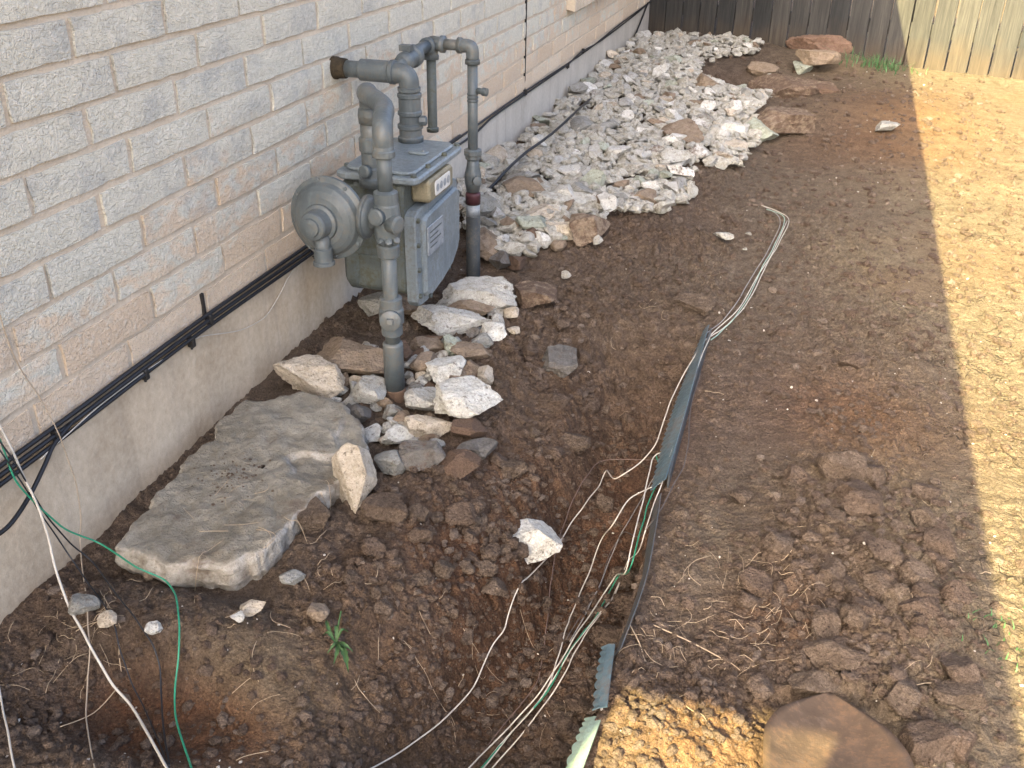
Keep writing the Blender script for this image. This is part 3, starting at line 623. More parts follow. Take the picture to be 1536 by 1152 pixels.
class MB:
    def __init__(s): s.v = []; s.f = []; s.sm = []
    def add(s, V, F, smooth):
        b = len(s.v); s.v += [tuple(map(float, q)) for q in V]
        s.f += [tuple(b + i for i in q) for q in F]; s.sm += [smooth] * len(F)
        return s
    def box(s, x0, x1, y0, y1, z0, z1):
        V = [(x, y, z) for x in (x0, x1) for y in (y0, y1) for z in (z0, z1)]
        return s.add(V, [(0, 1, 3, 2), (4, 6, 7, 5), (0, 4, 5, 1), (2, 3, 7, 6), (0, 2, 6, 4), (1, 5, 7, 3)], False)
    def rbox(s, x0, x1, y0, y1, z0, z1, r=.01, axis=0, n=4, bev=.004):
        """box whose profile across `axis` has rounded corners and bevelled rims"""
        lim = [(x0, x1), (y0, y1), (z0, z1)]; a, b = [i for i in (0, 1, 2) if i != axis]
        def ring(inset, h):
            out = []
            (a0, a1), (b0, b1) = lim[a], lim[b]
            for (ca, cb, st) in ((a1 - r, b1 - r, 0), (a0 + r, b1 - r, 1), (a0 + r, b0 + r, 2), (a1 - r, b0 + r, 3)):
                for i in range(n + 1):
                    t = (st + i / n) * math.pi / 2; q = [0, 0, 0]; rr = max(r - inset, 1e-4)
                    q[a] = ca + rr * math.cos(t); q[b] = cb + rr * math.sin(t); q[axis] = h; out.append(q)
            return out
        lo, hi = lim[axis]
        return s.loft([ring(bev, lo), ring(0, lo + bev), ring(0, hi - bev), ring(bev, hi)], True, True)
    def loft(s, rings, cap0=False, cap1=False, smooth=False, closed=True):
        n = len(rings[0]); V = [q for r in rings for q in r]; F = []
        for i in range(len(rings) - 1):
            for j in range(n if closed else n - 1):
                k = (j + 1) % n; F.append((i * n + j, i * n + k, (i + 1) * n + k, (i + 1) * n + j))
        if cap0: F.append(tuple(range(n - 1, -1, -1)))
        if cap1: F.append(tuple((len(rings) - 1) * n + j for j in range(n)))
        return s.add(V, F, smooth)
    def lathe(s, o, ax, prof, seg=24, smooth=True, crease=True):
        o = Vector(o); ax = Vector(ax).normalized()
        u = ax.orthogonal().normalized(); w = ax.cross(u)
        rings = []
        for h, r in prof:
            rings.append([o + ax * h + (u * math.cos(t) + w * math.sin(t)) * max(r, 1e-4) for t in (2 * math.pi * j / seg for j in range(seg))])
        if crease:
            for i in range(len(rings) - 1): s.loft([rings[i], rings[i + 1]], i == 0, i == len(rings) - 2, smooth)
        else: s.loft(rings, True, True, smooth)
        return s
    def tube(s, pts, rad, seg=16, sub=1, caps=True):
        P = [Vector(p) for p in pts]
        if sub > 1: P = catmull(P, sub)
        R = rad if isinstance(rad, (list, tuple)) else [rad] * len(P)
        t = (P[1] - P[0]).normalized(); u = t.orthogonal().normalized(); rings = []
        for i, p in enumerate(P):
            t2 = (P[min(i + 1, len(P) - 1)] - P[max(i - 1, 0)]).normalized()
            q = t.rotation_difference(t2); u = q @ u; t = t2; w = t.cross(u)
            rings.append([p + (u * math.cos(a) + w * math.sin(a)) * R[i] for a in (2 * math.pi * j / seg for j in range(seg))])
        return s.loft(rings, caps, caps, True)
    def prism(s, poly, axis, lo, hi, bev=0.):
        """outline in the two other axes, extruded along axis"""
        a, b = [i for i in (0, 1, 2) if i != axis]
        cx = sum(p[0] for p in poly) / len(poly); cy = sum(p[1] for p in poly) / len(poly)
        def ring(h, k):
            out = []
            for p in poly:
                q = [0, 0, 0]; d = math.hypot(p[0] - cx, p[1] - cy); f = 1 - k / d
                q[a] = cx + (p[0] - cx) * f; q[b] = cy + (p[1] - cy) * f; q[axis] = h; out.append(q)
            return out
        rs = [ring(lo, 0), ring(hi - bev, 0), ring(hi, bev)] if bev else [ring(lo, 0), ring(hi, 0)]
        return s.loft(rs, True, True)
    def build(s, name, mat, parent=None, loc=None):
        off = Vector((0, 0, 0))
        if parent is not None:
            q = parent
            while q is not None: off += q.location; q = q.parent
        elif loc is not None: off = Vector(loc)
        me = bpy.data.meshes.new(name)
        me.from_pydata([(x - off.x, y - off.y, z - off.z) for x, y, z in s.v], [], s.f)
        me.polygons.foreach_set('use_smooth', s.sm)
        bm = bmesh.new(); bm.from_mesh(me); bmesh.ops.recalc_face_normals(bm, faces=bm.faces); bm.to_mesh(me); bm.free()
        return link(name, me, mat, parent, loc if parent is None else None)

def catmull(P, sub):
    out = []
    for i in range(len(P) - 1):
        a, b, c, d = P[max(i - 1, 0)], P[i], P[i + 1], P[min(i + 2, len(P) - 1)]
        for k in range(sub):
            t = k / sub
            out.append(.5 * (2 * b + (c - a) * t + (2 * a - 5 * b + 4 * c - d) * t * t + (3 * b - a - 3 * c + d) * t ** 3))
    out.append(P[-1]); return out

def ico(sub):
    bm = bmesh.new(); bmesh.ops.create_icosphere(bm, subdivisions=sub, radius=1)
    V = np.array([v.co[:] for v in bm.verts]); F = np.array([[v.index for v in f.verts] for f in bm.faces]); bm.free()
    return V, F
ICO = {k: ico(k) for k in (1, 2, 3, 4, 5, 6)}

def noise3(V, f, s, octv=3):
    r = np.zeros(len(V)); a = 1.
    for k in range(octv):
        r += a * (vnoise(V[:, 0] * f + 3.1 * s, V[:, 1] * f + V[:, 2] * f * .7, s + k) + vnoise(V[:, 2] * f + 7.7 * s, V[:, 1] * f * .9 - V[:, 0] * f * .6, s + 9 + k)) * .7
        f *= 2.1; a *= .5
    return r

def rock_verts(sub, seed, planes=13, lo=.52, hi=.9, rough=.09, cap=1.):
    """unit stone: sphere cut by random planes, then broken up; fills [-1,1]^3 about"""
    g = np.random.default_rng(seed); V = ICO[sub][0].copy()
    N = g.normal(size=(planes, 3)); N /= np.linalg.norm(N, axis=1)[:, None]; Hs = g.uniform(lo, hi, planes)
    for n, h in zip(N, Hs):
        d = V @ n; V -= np.outer(np.maximum(d - h, 0), n)
    if cap < 1: V[:, 2] = np.clip(V[:, 2], -cap, cap)
    nz = noise3(V, 1.3, seed, 4) * rough * 1.1 + noise3(V, 6.5, seed + 5, 4) * rough * .42
    V *= (1 + nz)[:, None]
    lo_, hi_ = V.min(0), V.max(0)
    return (V - (lo_ + hi_) / 2) / ((hi_ - lo_) / 2)

def rock_mesh(name, sub, seed, dims=(1, 1, 1), **k):
    V = rock_verts(sub, seed, **k) * (np.array(dims) / 2)
    return np_mesh(name, V, ICO[sub][1], False)

# ---------------------------------------------------------------- the ground
GRID = {}
def build_ground():
    def grow(a, b, s0, k):
        out = [a]; st = s0
        while out[-1] < b: out.append(out[-1] + st); st *= k
        return out
    xs = np.array([-60, -25, -10, -4, -1.5, -.5, -.15] + list(np.arange(-.05, 2.0, .0045)) + grow(2.0, 4.6, .006, 1.012) + [5.5, 7, 10, 18, 35, 60])
    ys = np.array([-60, -25, -10, -4, -1.5, -.5, 0, .3, .5, .62] + list(np.arange(.7, 2.6, .0045)) + grow(2.6, 8.3, .005, 1.0042) + [9, 10.5, 13, 20, 35, 60])
    X, Y = np.meshgrid(xs, ys); x, y = X.ravel(), Y.ravel()
    z = height(x, y)
    n, m = len(xs), len(ys)
    GRID.update(xs=xs, ys=ys, z=z.reshape(m, n))
    i = np.arange(m - 1)[:, None] * n + np.arange(n - 1)[None, :]
    F = np.stack([i, i + 1, i + n + 1, i + n], -1).reshape(-1, 4)
    me = np_mesh('ground', np.stack([x, y, z], 1), F, True)
    red = 0.25 * sstep(.05, .45, fbm(x, y, 1.4, 3, 77)) + .9 * blob(x, y, .43, .93, .20, .09, 3) + .6 * blob(x, y, 1.0, 2.0, .12, .5)
    red += .7 * blob(x, y, 1.5, 2.3, .25, .25) + .6 * blob(x, y, 1.38, 1.45, .12, .1) + .7 * blob(x, y, 1.8, 5.6, .5, .8) + .8 * blob(x, y, 1.27, 1.1, .2, .15)  # last blob reddens the soil where the sunlit patch falls
    red += .45 * blob(x, y, .75, 1.5, .2, .5) + .4 * blob(x, y, .40, .94, .16, .08, 4)
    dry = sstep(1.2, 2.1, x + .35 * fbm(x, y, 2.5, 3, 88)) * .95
    dry += .6 * blob(x, y, .52, 1.02, .13, .16) + .75 * blob(x, y, 1.28, 1.08, .16, .13, 3) + .25 * blob(x, y, .75, 1.1, .2, .2) + .35 * blob(x, y, 1.22, 1.65, .1, .25) + .3 * sstep(2.4, 3.4, y) * sstep(.8, 1.2, x)  # second blob is sunlight of the near patch painted into the soil
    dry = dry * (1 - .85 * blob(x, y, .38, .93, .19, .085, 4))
    crack = sstep(1.5, 1.75, x) + .5 * blob(x, y, 1.27, 1.1, .15, .1)
    moist = .9 * blob(x, y, .85, 1.75, .26, .75, 3) + .5 * blob(x, y, .65, 1.2, .25, .35, 3) + .5 * blob(x, y, .95, 6.35, .4, .4) + .4 * blob(x, y, 1.45, 1.6, .18, .5) + .5 * blob(x, y, .25, .95, .2, .2) + .4 * blob(x, y, .6, 2.5, .2, .4)
    moist *= .75 + .8 * fbm(x, y, 6, 3, 99)
    for nm, a in (('moist', moist), ('red', red), ('dry', dry), ('crack', crack)):  # red and dry include the painted sunlight of the near patch
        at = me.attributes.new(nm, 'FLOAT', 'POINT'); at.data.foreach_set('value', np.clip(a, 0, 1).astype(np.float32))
    o = link('ground', me, MT['ground']); o['kind'] = 'structure'
    o['label'] = 'bare brown soil of the dug up side yard'
    return o
build_ground()
def gza(x, y):
    xs, ys, Z = GRID['xs'], GRID['ys'], GRID['z']
    i = np.clip(np.searchsorted(xs, x) - 1, 0, len(xs) - 2); j = np.clip(np.searchsorted(ys, y) - 1, 0, len(ys) - 2)
    u = (x - xs[i]) / (xs[i + 1] - xs[i]); v = (y - ys[j]) / (ys[j + 1] - ys[j])
    return (Z[j, i] * (1 - u) + Z[j, i + 1] * u) * (1 - v) + (Z[j + 1, i] * (1 - u) + Z[j + 1, i + 1] * u) * v
def gz(x, y): return float(gza(np.array([float(x)]), np.array([float(y)]))[0])

# ---------------------------------------------------------------- the brick house
BASE_Z, COURSE, PITCH = .279, .0792, .282
def build_house():
    H = empty('brick_house', (0, 3, 0)); tag(H, 'pale buff and grey brick house wall standing on a concrete foundation', 'house')
    y0, y1, top = -2.74, 8.3, 2.95
    c = MB(); c.box(-.22, -.0052, y0, y1, .255, 1.155); c.build('mortar_wall', MT['mortar'], H)
    c = MB(); c.box(-.22, -.002, y0, y1, 1.156, top); c.build('upper_wall', MT['upper'], H)
    # foundation: long strip with a slightly ragged upper lip
    f = MB(); n = 150; rings = []
    for i in range(n + 1):
        y = y0 + (y1 - y0) * i / n; j = .004 * math.sin(y * 9) + random.uniform(-.003, .003); k = random.uniform(-.0015, .0015)
        zt = BASE_Z - .012 + j
        rings.append([(-.2, y, -.35), (.004 + k, y, -.35), (.003 + k, y, zt - .02), (-.002 + k, y, zt), (-.2, y, zt)])
    f.loft(rings, True, True); f.build('foundation', MT['concrete'], H)
    # bricks, shared meshes
    def brick_mesh(seed, ln):
        g = np.random.default_rng(seed); nx, nz = 9, 4; hh = COURSE - .0135
        yy = np.linspace(-ln / 2, ln / 2, nx); zz = np.linspace(-hh / 2, hh / 2, nz)
        V, F = [], []
        ej = g.normal(0, .0011, (nz, nx, 3))
        for r in range(nz):
            for q in range(nx):
                edge = r in (0, nz - 1) or q in (0, nx - 1)
                V.append((-.0012 + ej[r, q, 0] * .6 if edge else ej[r, q, 0] * .9, yy[q] + ej[r, q, 1] * (1.2 if edge else 2), zz[r] + ej[r, q, 2]))
        F += [(r * nx + q, r * nx + q + 1, (r + 1) * nx + q + 1, (r + 1) * nx + q) for r in range(nz - 1) for q in range(nx - 1)]
        loop = [q for q in range(nx)] + [r * nx + nx - 1 for r in range(1, nz)] + [(nz - 1) * nx + q for q in range(nx - 2, -1, -1)] + [r * nx for r in range(nz - 2, 0, -1)]
        b = len(V); L_ = len(loop); V += [V[k] for k in loop] + [(-.03, V[k][1], V[k][2]) for k in loop]
        for i in range(L_):
            k = (i + 1) % L_; F.append((b + k, b + i, b + L_ + i, b + L_ + k))
        me = bpy.data.meshes.new('brick'); me.from_pydata(V, [], F)
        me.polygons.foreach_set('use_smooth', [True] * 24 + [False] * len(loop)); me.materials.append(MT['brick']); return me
    full = [brick_mesh(50 + i, PITCH - .0145) for i in range(12)]
    for row in range(11):
        z = BASE_Z + COURSE * (row + .5)
        y = (1.497 if row % 2 == 0 else 1.325) - PITCH * (4 if row % 2 == 0 else 3) + random.uniform(-.012, .012)
        while y < 8.2:
            ya, yb = y, min(y + PITCH, 8.29)
            if not (5.2 < ya + .14 < 6.5 and z > .55):
                o = link('brick', random.choice(full), None, H)
                o.location = (random.uniform(-.0012, .0018), (ya + yb) / 2 - 3 + random.uniform(-.002, .002), z + random.uniform(-.0012, .0012))
                o.rotation_euler = (random.uniform(-.006, .006), random.uniform(-.014, .014), random.uniform(-.007, .007))
                if yb - ya < PITCH - .02: o.scale = (1, (yb - ya - .0115) / (PITCH - .0115), 1)
            y += PITCH
    c = MB(); c.box(-.012, .0022, 4.462, 4.474, BASE_Z - .01, top - .1); c.build('control_joint', MT['dark'], H)
    c = MB(); c.box(-.012, .0028, 1.768, 1.777, .292, .352); c.build('weep_slot_shade', MT['dark'], H)  # block set proud; its dark colour stands in for shade inside the slot
    # window above the ledge, its rowlock sill is what shows
    s = MB()
    for i in range(13):
        ya = 5.24 + i * .098
        s.loft([[(-.03, q, .556), (.045, q, .540), (.047, q, .60), (-.03, q, .628)] for q in (ya, ya + .089)], True, True)
    wdw = MB(); wdw.box(-.05, .002, 5.26, 5.32, .63, 1.75).box(-.05, .002, 6.42, 6.48, .63, 1.75).box(-.05, .002, 5.32, 6.42, .63, .69).box(-.05, .002, 5.32, 6.42, 1.69, 1.75).box(-.05, -.004, 5.32, 6.42, 1.17, 1.22)
    w = wdw.build('window', MT['frame'], H); s.build('window_sill', MT['mortar'], H)
    g = MB(); g.box(-.03, -.02, 5.32, 6.42, .69, 1.69); g.build('pane', MT['glass'], w)
    # the rest of the house: far walls and the roof that shades the yard
    c = MB(); c.box(-8, -.221, y0, y0 + .2, -.3, top).box(-8, -.221, y1 - .2, y1, -.3, top).box(-8, -7.8, y0 + .2, y1 - .2, -.3, top); c.build('side_wall', MT['upper'], H)
    r = MB()
    prof = lambda y, e: [(-8.5, y, 2.955), (e, y, 2.86), (e, y, 3.0), (-8.5, y, 3.12)]
    r.loft([prof(-2.97, .485), prof(8.7, .80)], True, True); r.build('roof', MT['shingle'], H)
    b = MB(); b.box(.265, .485, -6.5, -2.975, 2.83, 3.0); b.build('added_shade_beam', MT['shade_beam'], H)  # unseen beam added to cast the shadow strip beside the sunlit patch
    b = MB(); b.box(.30, .44, -6.5, -6.36, -.2, 2.828); b.build('added_beam_post', MT['shade_beam'], H)  # added under the unseen beam to carry it
    return H
build_house()

# ---------------------------------------------------------------- the fence
def build_fence():
    A, B = Vector((.012, 7.958, 0)), Vector((2.563, 7.294, 0)); d = (B - A).normalized(); ang = math.atan2(d.y, d.x)
    Fn = empty('wooden_fence', A); Fn.rotation_euler.z = ang
    tag(Fn, 'weathered grey board fence across the end of the yard, sunlit on its right', 'fence')
    x = 0.; i = 0
    while x < 3.6:
        w = .139 + random.uniform(-.004, .004); g = np.random.default_rng(i); zb = -.03 + random.uniform(-.004, .01); th = .017
        V, F = [], []
        zs = np.linspace(zb, 1.83, 12)
        for k, z in enumerate(zs):
            j = g.normal(0, .0012, 2); y0 = g.normal(0, .001)
            V += [(x + j[0], -th + y0, z), (x + .25 * w, -th + y0 + g.normal(0, .001), z), (x + .75 * w, -th + y0 + g.normal(0, .001), z), (x + w - .010 + j[1], -th + y0, z), (x + w - .010 + j[1], y0, z), (x + j[0], y0, z)]
        for k in range(11):
            for q in range(6): F.append((k * 6 + q, k * 6 + (q + 1) % 6, k * 6 + 6 + (q + 1) % 6, k * 6 + 6 + q))
        F += [tuple(range(5, -1, -1)), tuple(66 + q for q in range(6))]
        me = bpy.data.meshes.new('board'); me.from_pydata(V, [], F)
        o = link('board', me, MT['wood'], Fn); o.location = (0, random.uniform(-.006, .006), 0); o.rotation_euler = (0, random.uniform(-.004, .004), 0)
        x += w; i += 1
    for z in (.25, 1.0, 1.65):
        m = MB(); m.box(0, 3.7, .012, .05, z - .045, z + .045); o = m.build('rail', MT['wood']); o.parent = Fn
    for px in (.05, 1.9, 3.55):
        m = MB(); m.box(px, px + .09, .0505, .14, -.3, 1.8); o = m.build('post', MT['wood']); o.parent = Fn
    # weathered backs of the neighbour's side so the gaps stay dark
build_fence()

# ---------------------------------------------------------------- gas meter set
def build_meter():
    R = empty('gas_meter', (.25, 2.3, 0))
    tag(R, 'grey painted gas meter with round regulator and pipes beside the brick wall', 'gas meter')
    P, PD, PL = MT['paint'], MT['paintd'], MT['paint_lit']
    rx, ry = .372, 2.0
    # inlet riser
    m = MB(); m.lathe((rx, ry, -.12), (0, 0, 1), [(0, .0275), (.168, .0275), (.172, .024)]); m.build('riser_foot', MT['dirtpipe'], R)
    m = MB(); m.lathe((rx, ry, .045), (0, 0, 1), [(0, .0255), (.13, .0255), (.134, .0235), (.136, .0205)]); m.build('riser_sleeve', P, R)
    m = MB(); m.lathe((rx, ry, .17), (0, 0, 1), [(0, .0185), (.30, .0185)]); riser = m.build('riser_pipe', P, R)
    m = MB(); m.lathe((rx, ry, .20), (0, 0, 1), [(0, .022), (.004, .0265), (.03, .0265), (.035, .031), (.07, .031), (.075, .028), (.10, .028), (.103, .021)], 12)
    v = m.build('stop_valve', P, R)
    fd = Vector((.30, -.95, .1)).normalized(); o = Vector((rx, ry, .25))
    m = MB(); m.lathe(o + fd * .02, fd, [(0, .026), (.016, .026), (.019, .022)], 20); m.lathe(o + fd * .036, fd, [(0, .011), (.012, .011), (.013, .009)], 4, False); m.build('valve_core', P, v)
    # regulator
    zc = .50
    m = MB(); m.lathe((rx, ry, .405), (0, 0, 1), [(0, .020), (.004, .026), (.03, .027), (.034, .024), (.05, .030), (.09, .034), (.13, .030), (.134, .0285), (.16, .0285), (.165, .020)], 16)
    m.lathe((rx - .008, ry - .02, zc + .013), (-.1, -1, .1), [(0, .02), (.022, .02), (.025, .015), (.027, .001)], 14)
    m.lathe((rx + .012, ry - .012, zc - .005), (1, -.35, 0), [(0, .022), (.026, .022), (.029, .016), (.03, .001)], 14)
    for a in (-.35, .35, 1.1):
        m.lathe((rx + .022 * math.sin(a + .3), ry - .026 * math.cos(a), zc - .052), (math.sin(a) * .6, -math.cos(a) * .6, .6), [(0, .009), (.014, .009), (.016, .004)], 6, False)
    reg = m.build('regulator', P, R)
    dc = Vector((.222, 1.985, .487)); ax = Vector((-.05, -1, .03)).normalized()
    m = MB(); m.lathe(dc + ax * -.055, ax, [(0, .045), (.012, .07), (.024, .088), (.034, .094), (.036, .1), (.046, .1005), (.048, .096), (.052, .0885), (.064, .082), (.072, .072), (.078, .058), (.081, .04), (.082, .001)], 48)
    disc = m.build('diaphragm_case', P, reg)
    m = MB(); m.lathe(dc + ax * .02, ax, [(0, .046), (.012, .043), (.016, .036), (.03, .034), (.044, .0335), (.048, .031), (.05, .022), (.056, .021), (.058, .012), (.0585, .001)], 28); m.build('spring_cap', P, reg)
    for k in range(8):
        a = k * math.pi / 4 + .2; u = ax.orthogonal().normalized(); w = ax.cross(u); q = dc + (u * math.cos(a) + w * math.sin(a)) * .0935
        m = MB(); m.lathe(q - ax * .012, ax, [(0, .005), (.008, .005), (.0095, .003)], 6, False); m.build('case_bolt', P, reg)
    m = MB(); vp = dc + ax * .035 + Vector((.006, 0, -.028))
    m.lathe(vp, (.03, -.05, -1), [(0, .019), (.03, .018), (.033, .022), (.062, .022), (.064, .026), (.072, .026), (.074, .02)], 20); m.build('vent', P, reg)
    m = MB(); m.tube([(rx - .015, ry, zc), (.30, 2.005, zc - .005), (.25, 2.02, .49)], [.026, .03, .04], 16)
    m.lathe((.318, 2.0, zc), (1, 0, 0), [(0, .052), (.008, .052), (.010, .046), (.018, .040)], 24); m.build('regulator_neck', P, reg)
    # upper pipe, street elbow and return into the meter
    m = MB(); m.lathe((rx, ry, .56), (0, 0, 1), [(0, .0175), (.10, .0175)]); m.build('upper_pipe', P, R)
    ix, iy = .240, 2.22
    m = MB(); m.lathe((rx, ry, .645), (0, 0, 1), [(0, .021), (.003, .0265), (.016, .0265), (.019, .024), (.035, .0235)], 22)
    m.tube([(rx, ry, .67), (rx, ry, .70), (rx - .012, ry + .03, .722), (rx - .04, ry + .10, .735), (ix + .025, iy - .06, .745), (ix + .004, iy - .01, .738), (ix, iy, .715), (ix, iy, .69)], .0235, 20, 5)
    m.lathe((ix, iy, .662), (0, 0, 1), [(0, .027), (.02, .029), (.035, .027), (.04, .023)], 22)
    m.build('return_elbow', P, R)
    m = MB(); m.lathe((ix, iy, .505), (0, 0, 1), [(0, .036), (.02, .036), (.024, .031), (.045, .031), (.05, .026), (.085, .026), (.09, .030), (.12, .030), (.125, .025), (.16, .025)], 8 * 3)
    m.lathe((ix, iy - .034, .55), (-.2, -1, .1), [(0, .016), (.012, .016), (.014, .01), (.0145, .001)], 14); m.build('inlet_swivel', P, R)
    # meter case
    x0, x1, y0, y1 = .150, .335, 2.235, 2.565
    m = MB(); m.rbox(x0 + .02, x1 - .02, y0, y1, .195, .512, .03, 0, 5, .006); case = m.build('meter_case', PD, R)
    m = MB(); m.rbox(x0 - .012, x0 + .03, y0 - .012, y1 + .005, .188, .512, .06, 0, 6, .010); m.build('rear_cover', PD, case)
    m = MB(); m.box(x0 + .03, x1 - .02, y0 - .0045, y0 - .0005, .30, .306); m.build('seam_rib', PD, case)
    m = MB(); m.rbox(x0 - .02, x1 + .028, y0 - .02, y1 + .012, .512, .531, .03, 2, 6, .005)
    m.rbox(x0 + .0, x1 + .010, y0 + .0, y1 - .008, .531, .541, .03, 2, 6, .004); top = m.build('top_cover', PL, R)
    for bx, by in ((x1 + .012, y0 - .002), (x1 + .013, 2.33), (x1 + .014, 2.45), (x1 + .012, y1 - .006), (x0 - .004, 2.27), (x0 - .004, 2.5), (.285, y0 - .008)):
        m = MB(); m.lathe((bx, by, .531), (0, 0, 1), [(0, .0085), (.007, .0085), (.009, .005)], 6, False); m.build('cover_bolt', PD, top)
    m = MB(); m.rbox(.262, .318, 2.395, 2.425, .541, .549, .012, 2, 4, .003); m.lathe((.304, 2.41, .549), (0, 0, 1), [(0, .006), (.003, .005)], 10); m.build('cover_lug', PL, top)
    # front cover: shield with a flanged rim
    sh = [(2.232, .40), (2.238, .424), (2.258, .434), (2.53, .446), (2.552, .438), (2.560, .42), (2.560, .27), (2.545, .235), (2.49, .195), (2.38, .168), (2.30, .162), (2.25, .168), (2.236, .185)]
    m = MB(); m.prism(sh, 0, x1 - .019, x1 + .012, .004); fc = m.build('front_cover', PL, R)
    cy_, cz_ = 2.40, .30
    sh2 = [(cy_ + (a - cy_) * .84 + .006, cz_ + (b - cz_) * .86) for a, b in sh]
    m = MB(); m.prism(sh2, 0, x1 + .012, x1 + .026, .008); m.build('front_dome', PL, fc)
    for by, bz in ((2.247, .412), (2.245, .345), (2.245, .275), (2.247, .20), (2.55, .40), (2.552, .33), (2.548, .26), (2.47, .20), (2.32, .172)):
        m = MB(); m.lathe((x1 + .012, by, bz), (1, 0, 0), [(0, .0075), (.006, .0075), (.008, .004)], 6, False); m.build('flange_bolt', PD, fc)
    m = MB(); m.rbox(x1 + .0265, x1 + .031, 2.275, 2.39, .305, .385, .004, 0, 3, .001); nb = m.build('nameplate', MT['badge'], fc)
    for k in range(4):
        mm = MB(); mm.box(x1 + .0312, x1 + .0318, 2.288, 2.288 + (.085, .06, .08, .05)[k], .366 - k * .014, .3695 - k * .014); mm.build('stamped_line', PD, nb)
    m = MB(); m.rbox(x1 - .019, x1 + .034, 2.285, 2.465, .447, .508, .012, 0, 4, .006); idx = m.build('index_box', MT['index'], R)
    m = MB(); m.rbox(x1 + .0342, x1 + .0365, 2.32, 2.435, .458, .498, .008, 0, 4, .001); m.build('dial_window', MT['dial'], idx)
    for k in range(4):
        mm = MB(); mm.lathe((x1 + .0366, 2.337 + k * .027, .478), (1, 0, 0), [(0, .0105), (.0008, .0105), (.001, .008)], 16); mm.build('dial', MT['badge'], idx)
    # outlet column and the pipe into the wall
    ox, oy, oz = .220, 2.53, .722
    m = MB(); m.lathe((ox, oy, .541), (0, 0, 1), [(0, .036), (.012, .036), (.016, .032), (.034, .032), (.037, .036), (.046, .036), (.05, .030), (.07, .030), (.074, .034), (.082, .034), (.086, .031), (.118, .031), (.122, .034), (.130, .034), (.134, .028), (.15, .028)], 26)
    m.lathe((ox + .028, oy - .002, .60), (1, .25, 0), [(0, .014), (.018, .014), (.022, .009)], 8, False); m.build('outlet_union', P, R)
    m = MB(); m.tube([(ox, oy, .68), (ox, oy, .70), (ox - .006, oy, .716), (ox - .022, oy, oz + .001), (ox - .045, oy, oz + .002)], .028, 20, 4)
    m.lathe((ox, oy, .676), (0, 0, 1), [(0, .029), (.003, .032), (.012, .032), (.014, .028)], 22); m.build('outlet_elbow', P, R)
    m = MB(); m.lathe((.03, oy, oz + .003), (1, 0, 0), [(0, .0225), (.046, .0225), (.047, .0265), (.050, .0295), (.135, .0295), (.139, .0325), (.150, .0325), (.152, .028)], 24); m.build('wall_tee', P, R)
    m = MB(); m.lathe((-.02, oy, oz + .003), (1, 0, 0), [(0, .031), (.028, .031), (.032, .0285), (.054, .027), (.056, .0225)], 18); m.build('rusted_nipple', MT['rust'], R)
    # branch: valve, tee with drip leg, drop pipe
    bx, by, bz = .182, 2.80, .760
    m = MB(); m.tube([(bx, oy + .01, oz + .012), (bx, oy + .07, oz + .02), (bx, by - .10, bz - .004), (bx, by, bz)], .0175, 16)
    m.lathe((bx, oy + .045, oz + .016), (0, 1, .1), [(0, .024), (.02, .028), (.03, .028), (.034, .024), (.07, .026), (.075, .031), (.095, .031), (.10, .022)], 8 * 3, True)
    br = m.build('branch_valve', P, R)
    m = MB(); m.box(bx - .02, bx + .014, oy + .075, oy + .098, oz + .046, oz + .062).lathe((bx, oy + .085, oz + .03), (0, 0, 1), [(0, .012), (.022, .01)], 10); m.build('valve_head', P, br)
    m = MB(); m.lathe((bx, by - .038, bz - .003), (0, 1, 0), [(0, .0245), (.012, .0245), (.014, .022), (.062, .022)], 20)
    m.lathe((bx, by, bz - .045), (0, 0, 1), [(0, .0235), (.012, .0235), (.014, .021), (.05, .021), (.06, .015)], 20)
    m.lathe((bx, by, bz), (1, 0, 0), [(0, .021), (.03, .021), (.032, .0245), (.044, .0245)], 20); m.build('branch_tee', P, R)
    m = MB(); m.lathe((bx, by, .50), (0, 0, 1), [(0, .018), (.012, .019), (.015, .0145), (.22, .0145)], 16); m.build('drip_leg', PD, R)
    dx = .312
    m = MB(); m.lathe((bx + .04, by, bz), (1, 0, 0), [(0, .0155), (.06, .0155)], 18); m.build('cross_pipe', P, R)
    m = MB(); m.lathe((dx - .045, by, bz), (1, 0, 0), [(0, .0225), (.012, .0225), (.014, .0195)], 20)
    m.tube([(dx - .035, by, bz), (dx - .018, by, bz), (dx - .004, by, bz - .004), (dx, by, bz - .018), (dx, by, bz - .035)], .0195, 18, 4)
    m.lathe((dx, by, bz - .05), (0, 0, 1), [(0, .0225), (.012, .0225), (.014, .0195)], 20); m.build('drop_elbow', P, R)
    m = MB(); m.lathe((dx, by, .36), (0, 0, 1), [(0, .0155), (.355, .0155)], 18)
    for z in (.60, .61, .62): m.lathe((dx, by, z), (0, 0, 1), [(0, .0155), (.002, .0172), (.005, .0172), (.007, .0155)], 18)
    drop = m.build('drop_pipe', P, R)
    m = MB(); m.lathe((dx + .01, by, .635), (1, -.2, -.05), [(0, .009), (.022, .009), (.024, .012), (.038, .012), (.040, .007)], 14); m.build('test_port', P, drop)
    m = MB(); m.lathe((dx, by, .425), (0, 0, 1), [(0, .018), (.004, .025), (.014, .025), (.017, .029), (.03, .029), (.034, .021)], 8, False); m.build('drop_union', P, R)
    m = MB(); m.lathe((dx, by, .325), (0, 0, 1), [(0, .02), (.03, .026), (.055, .026), (.08, .02), (.10, .018)], 16); m.lathe((dx + .012, by - .012, .365), (.6, -.8, .1), [(0, .014), (.02, .014), (.022, .008)], 10); dv = m.build('shutoff_cock', P, R)
    m = MB(); m.lathe((dx, by, .285), (0, 0, 1), [(0, .0235), (.03, .024), (.036, .022)], 18); m.build('red_tag', MT['red'], dv)
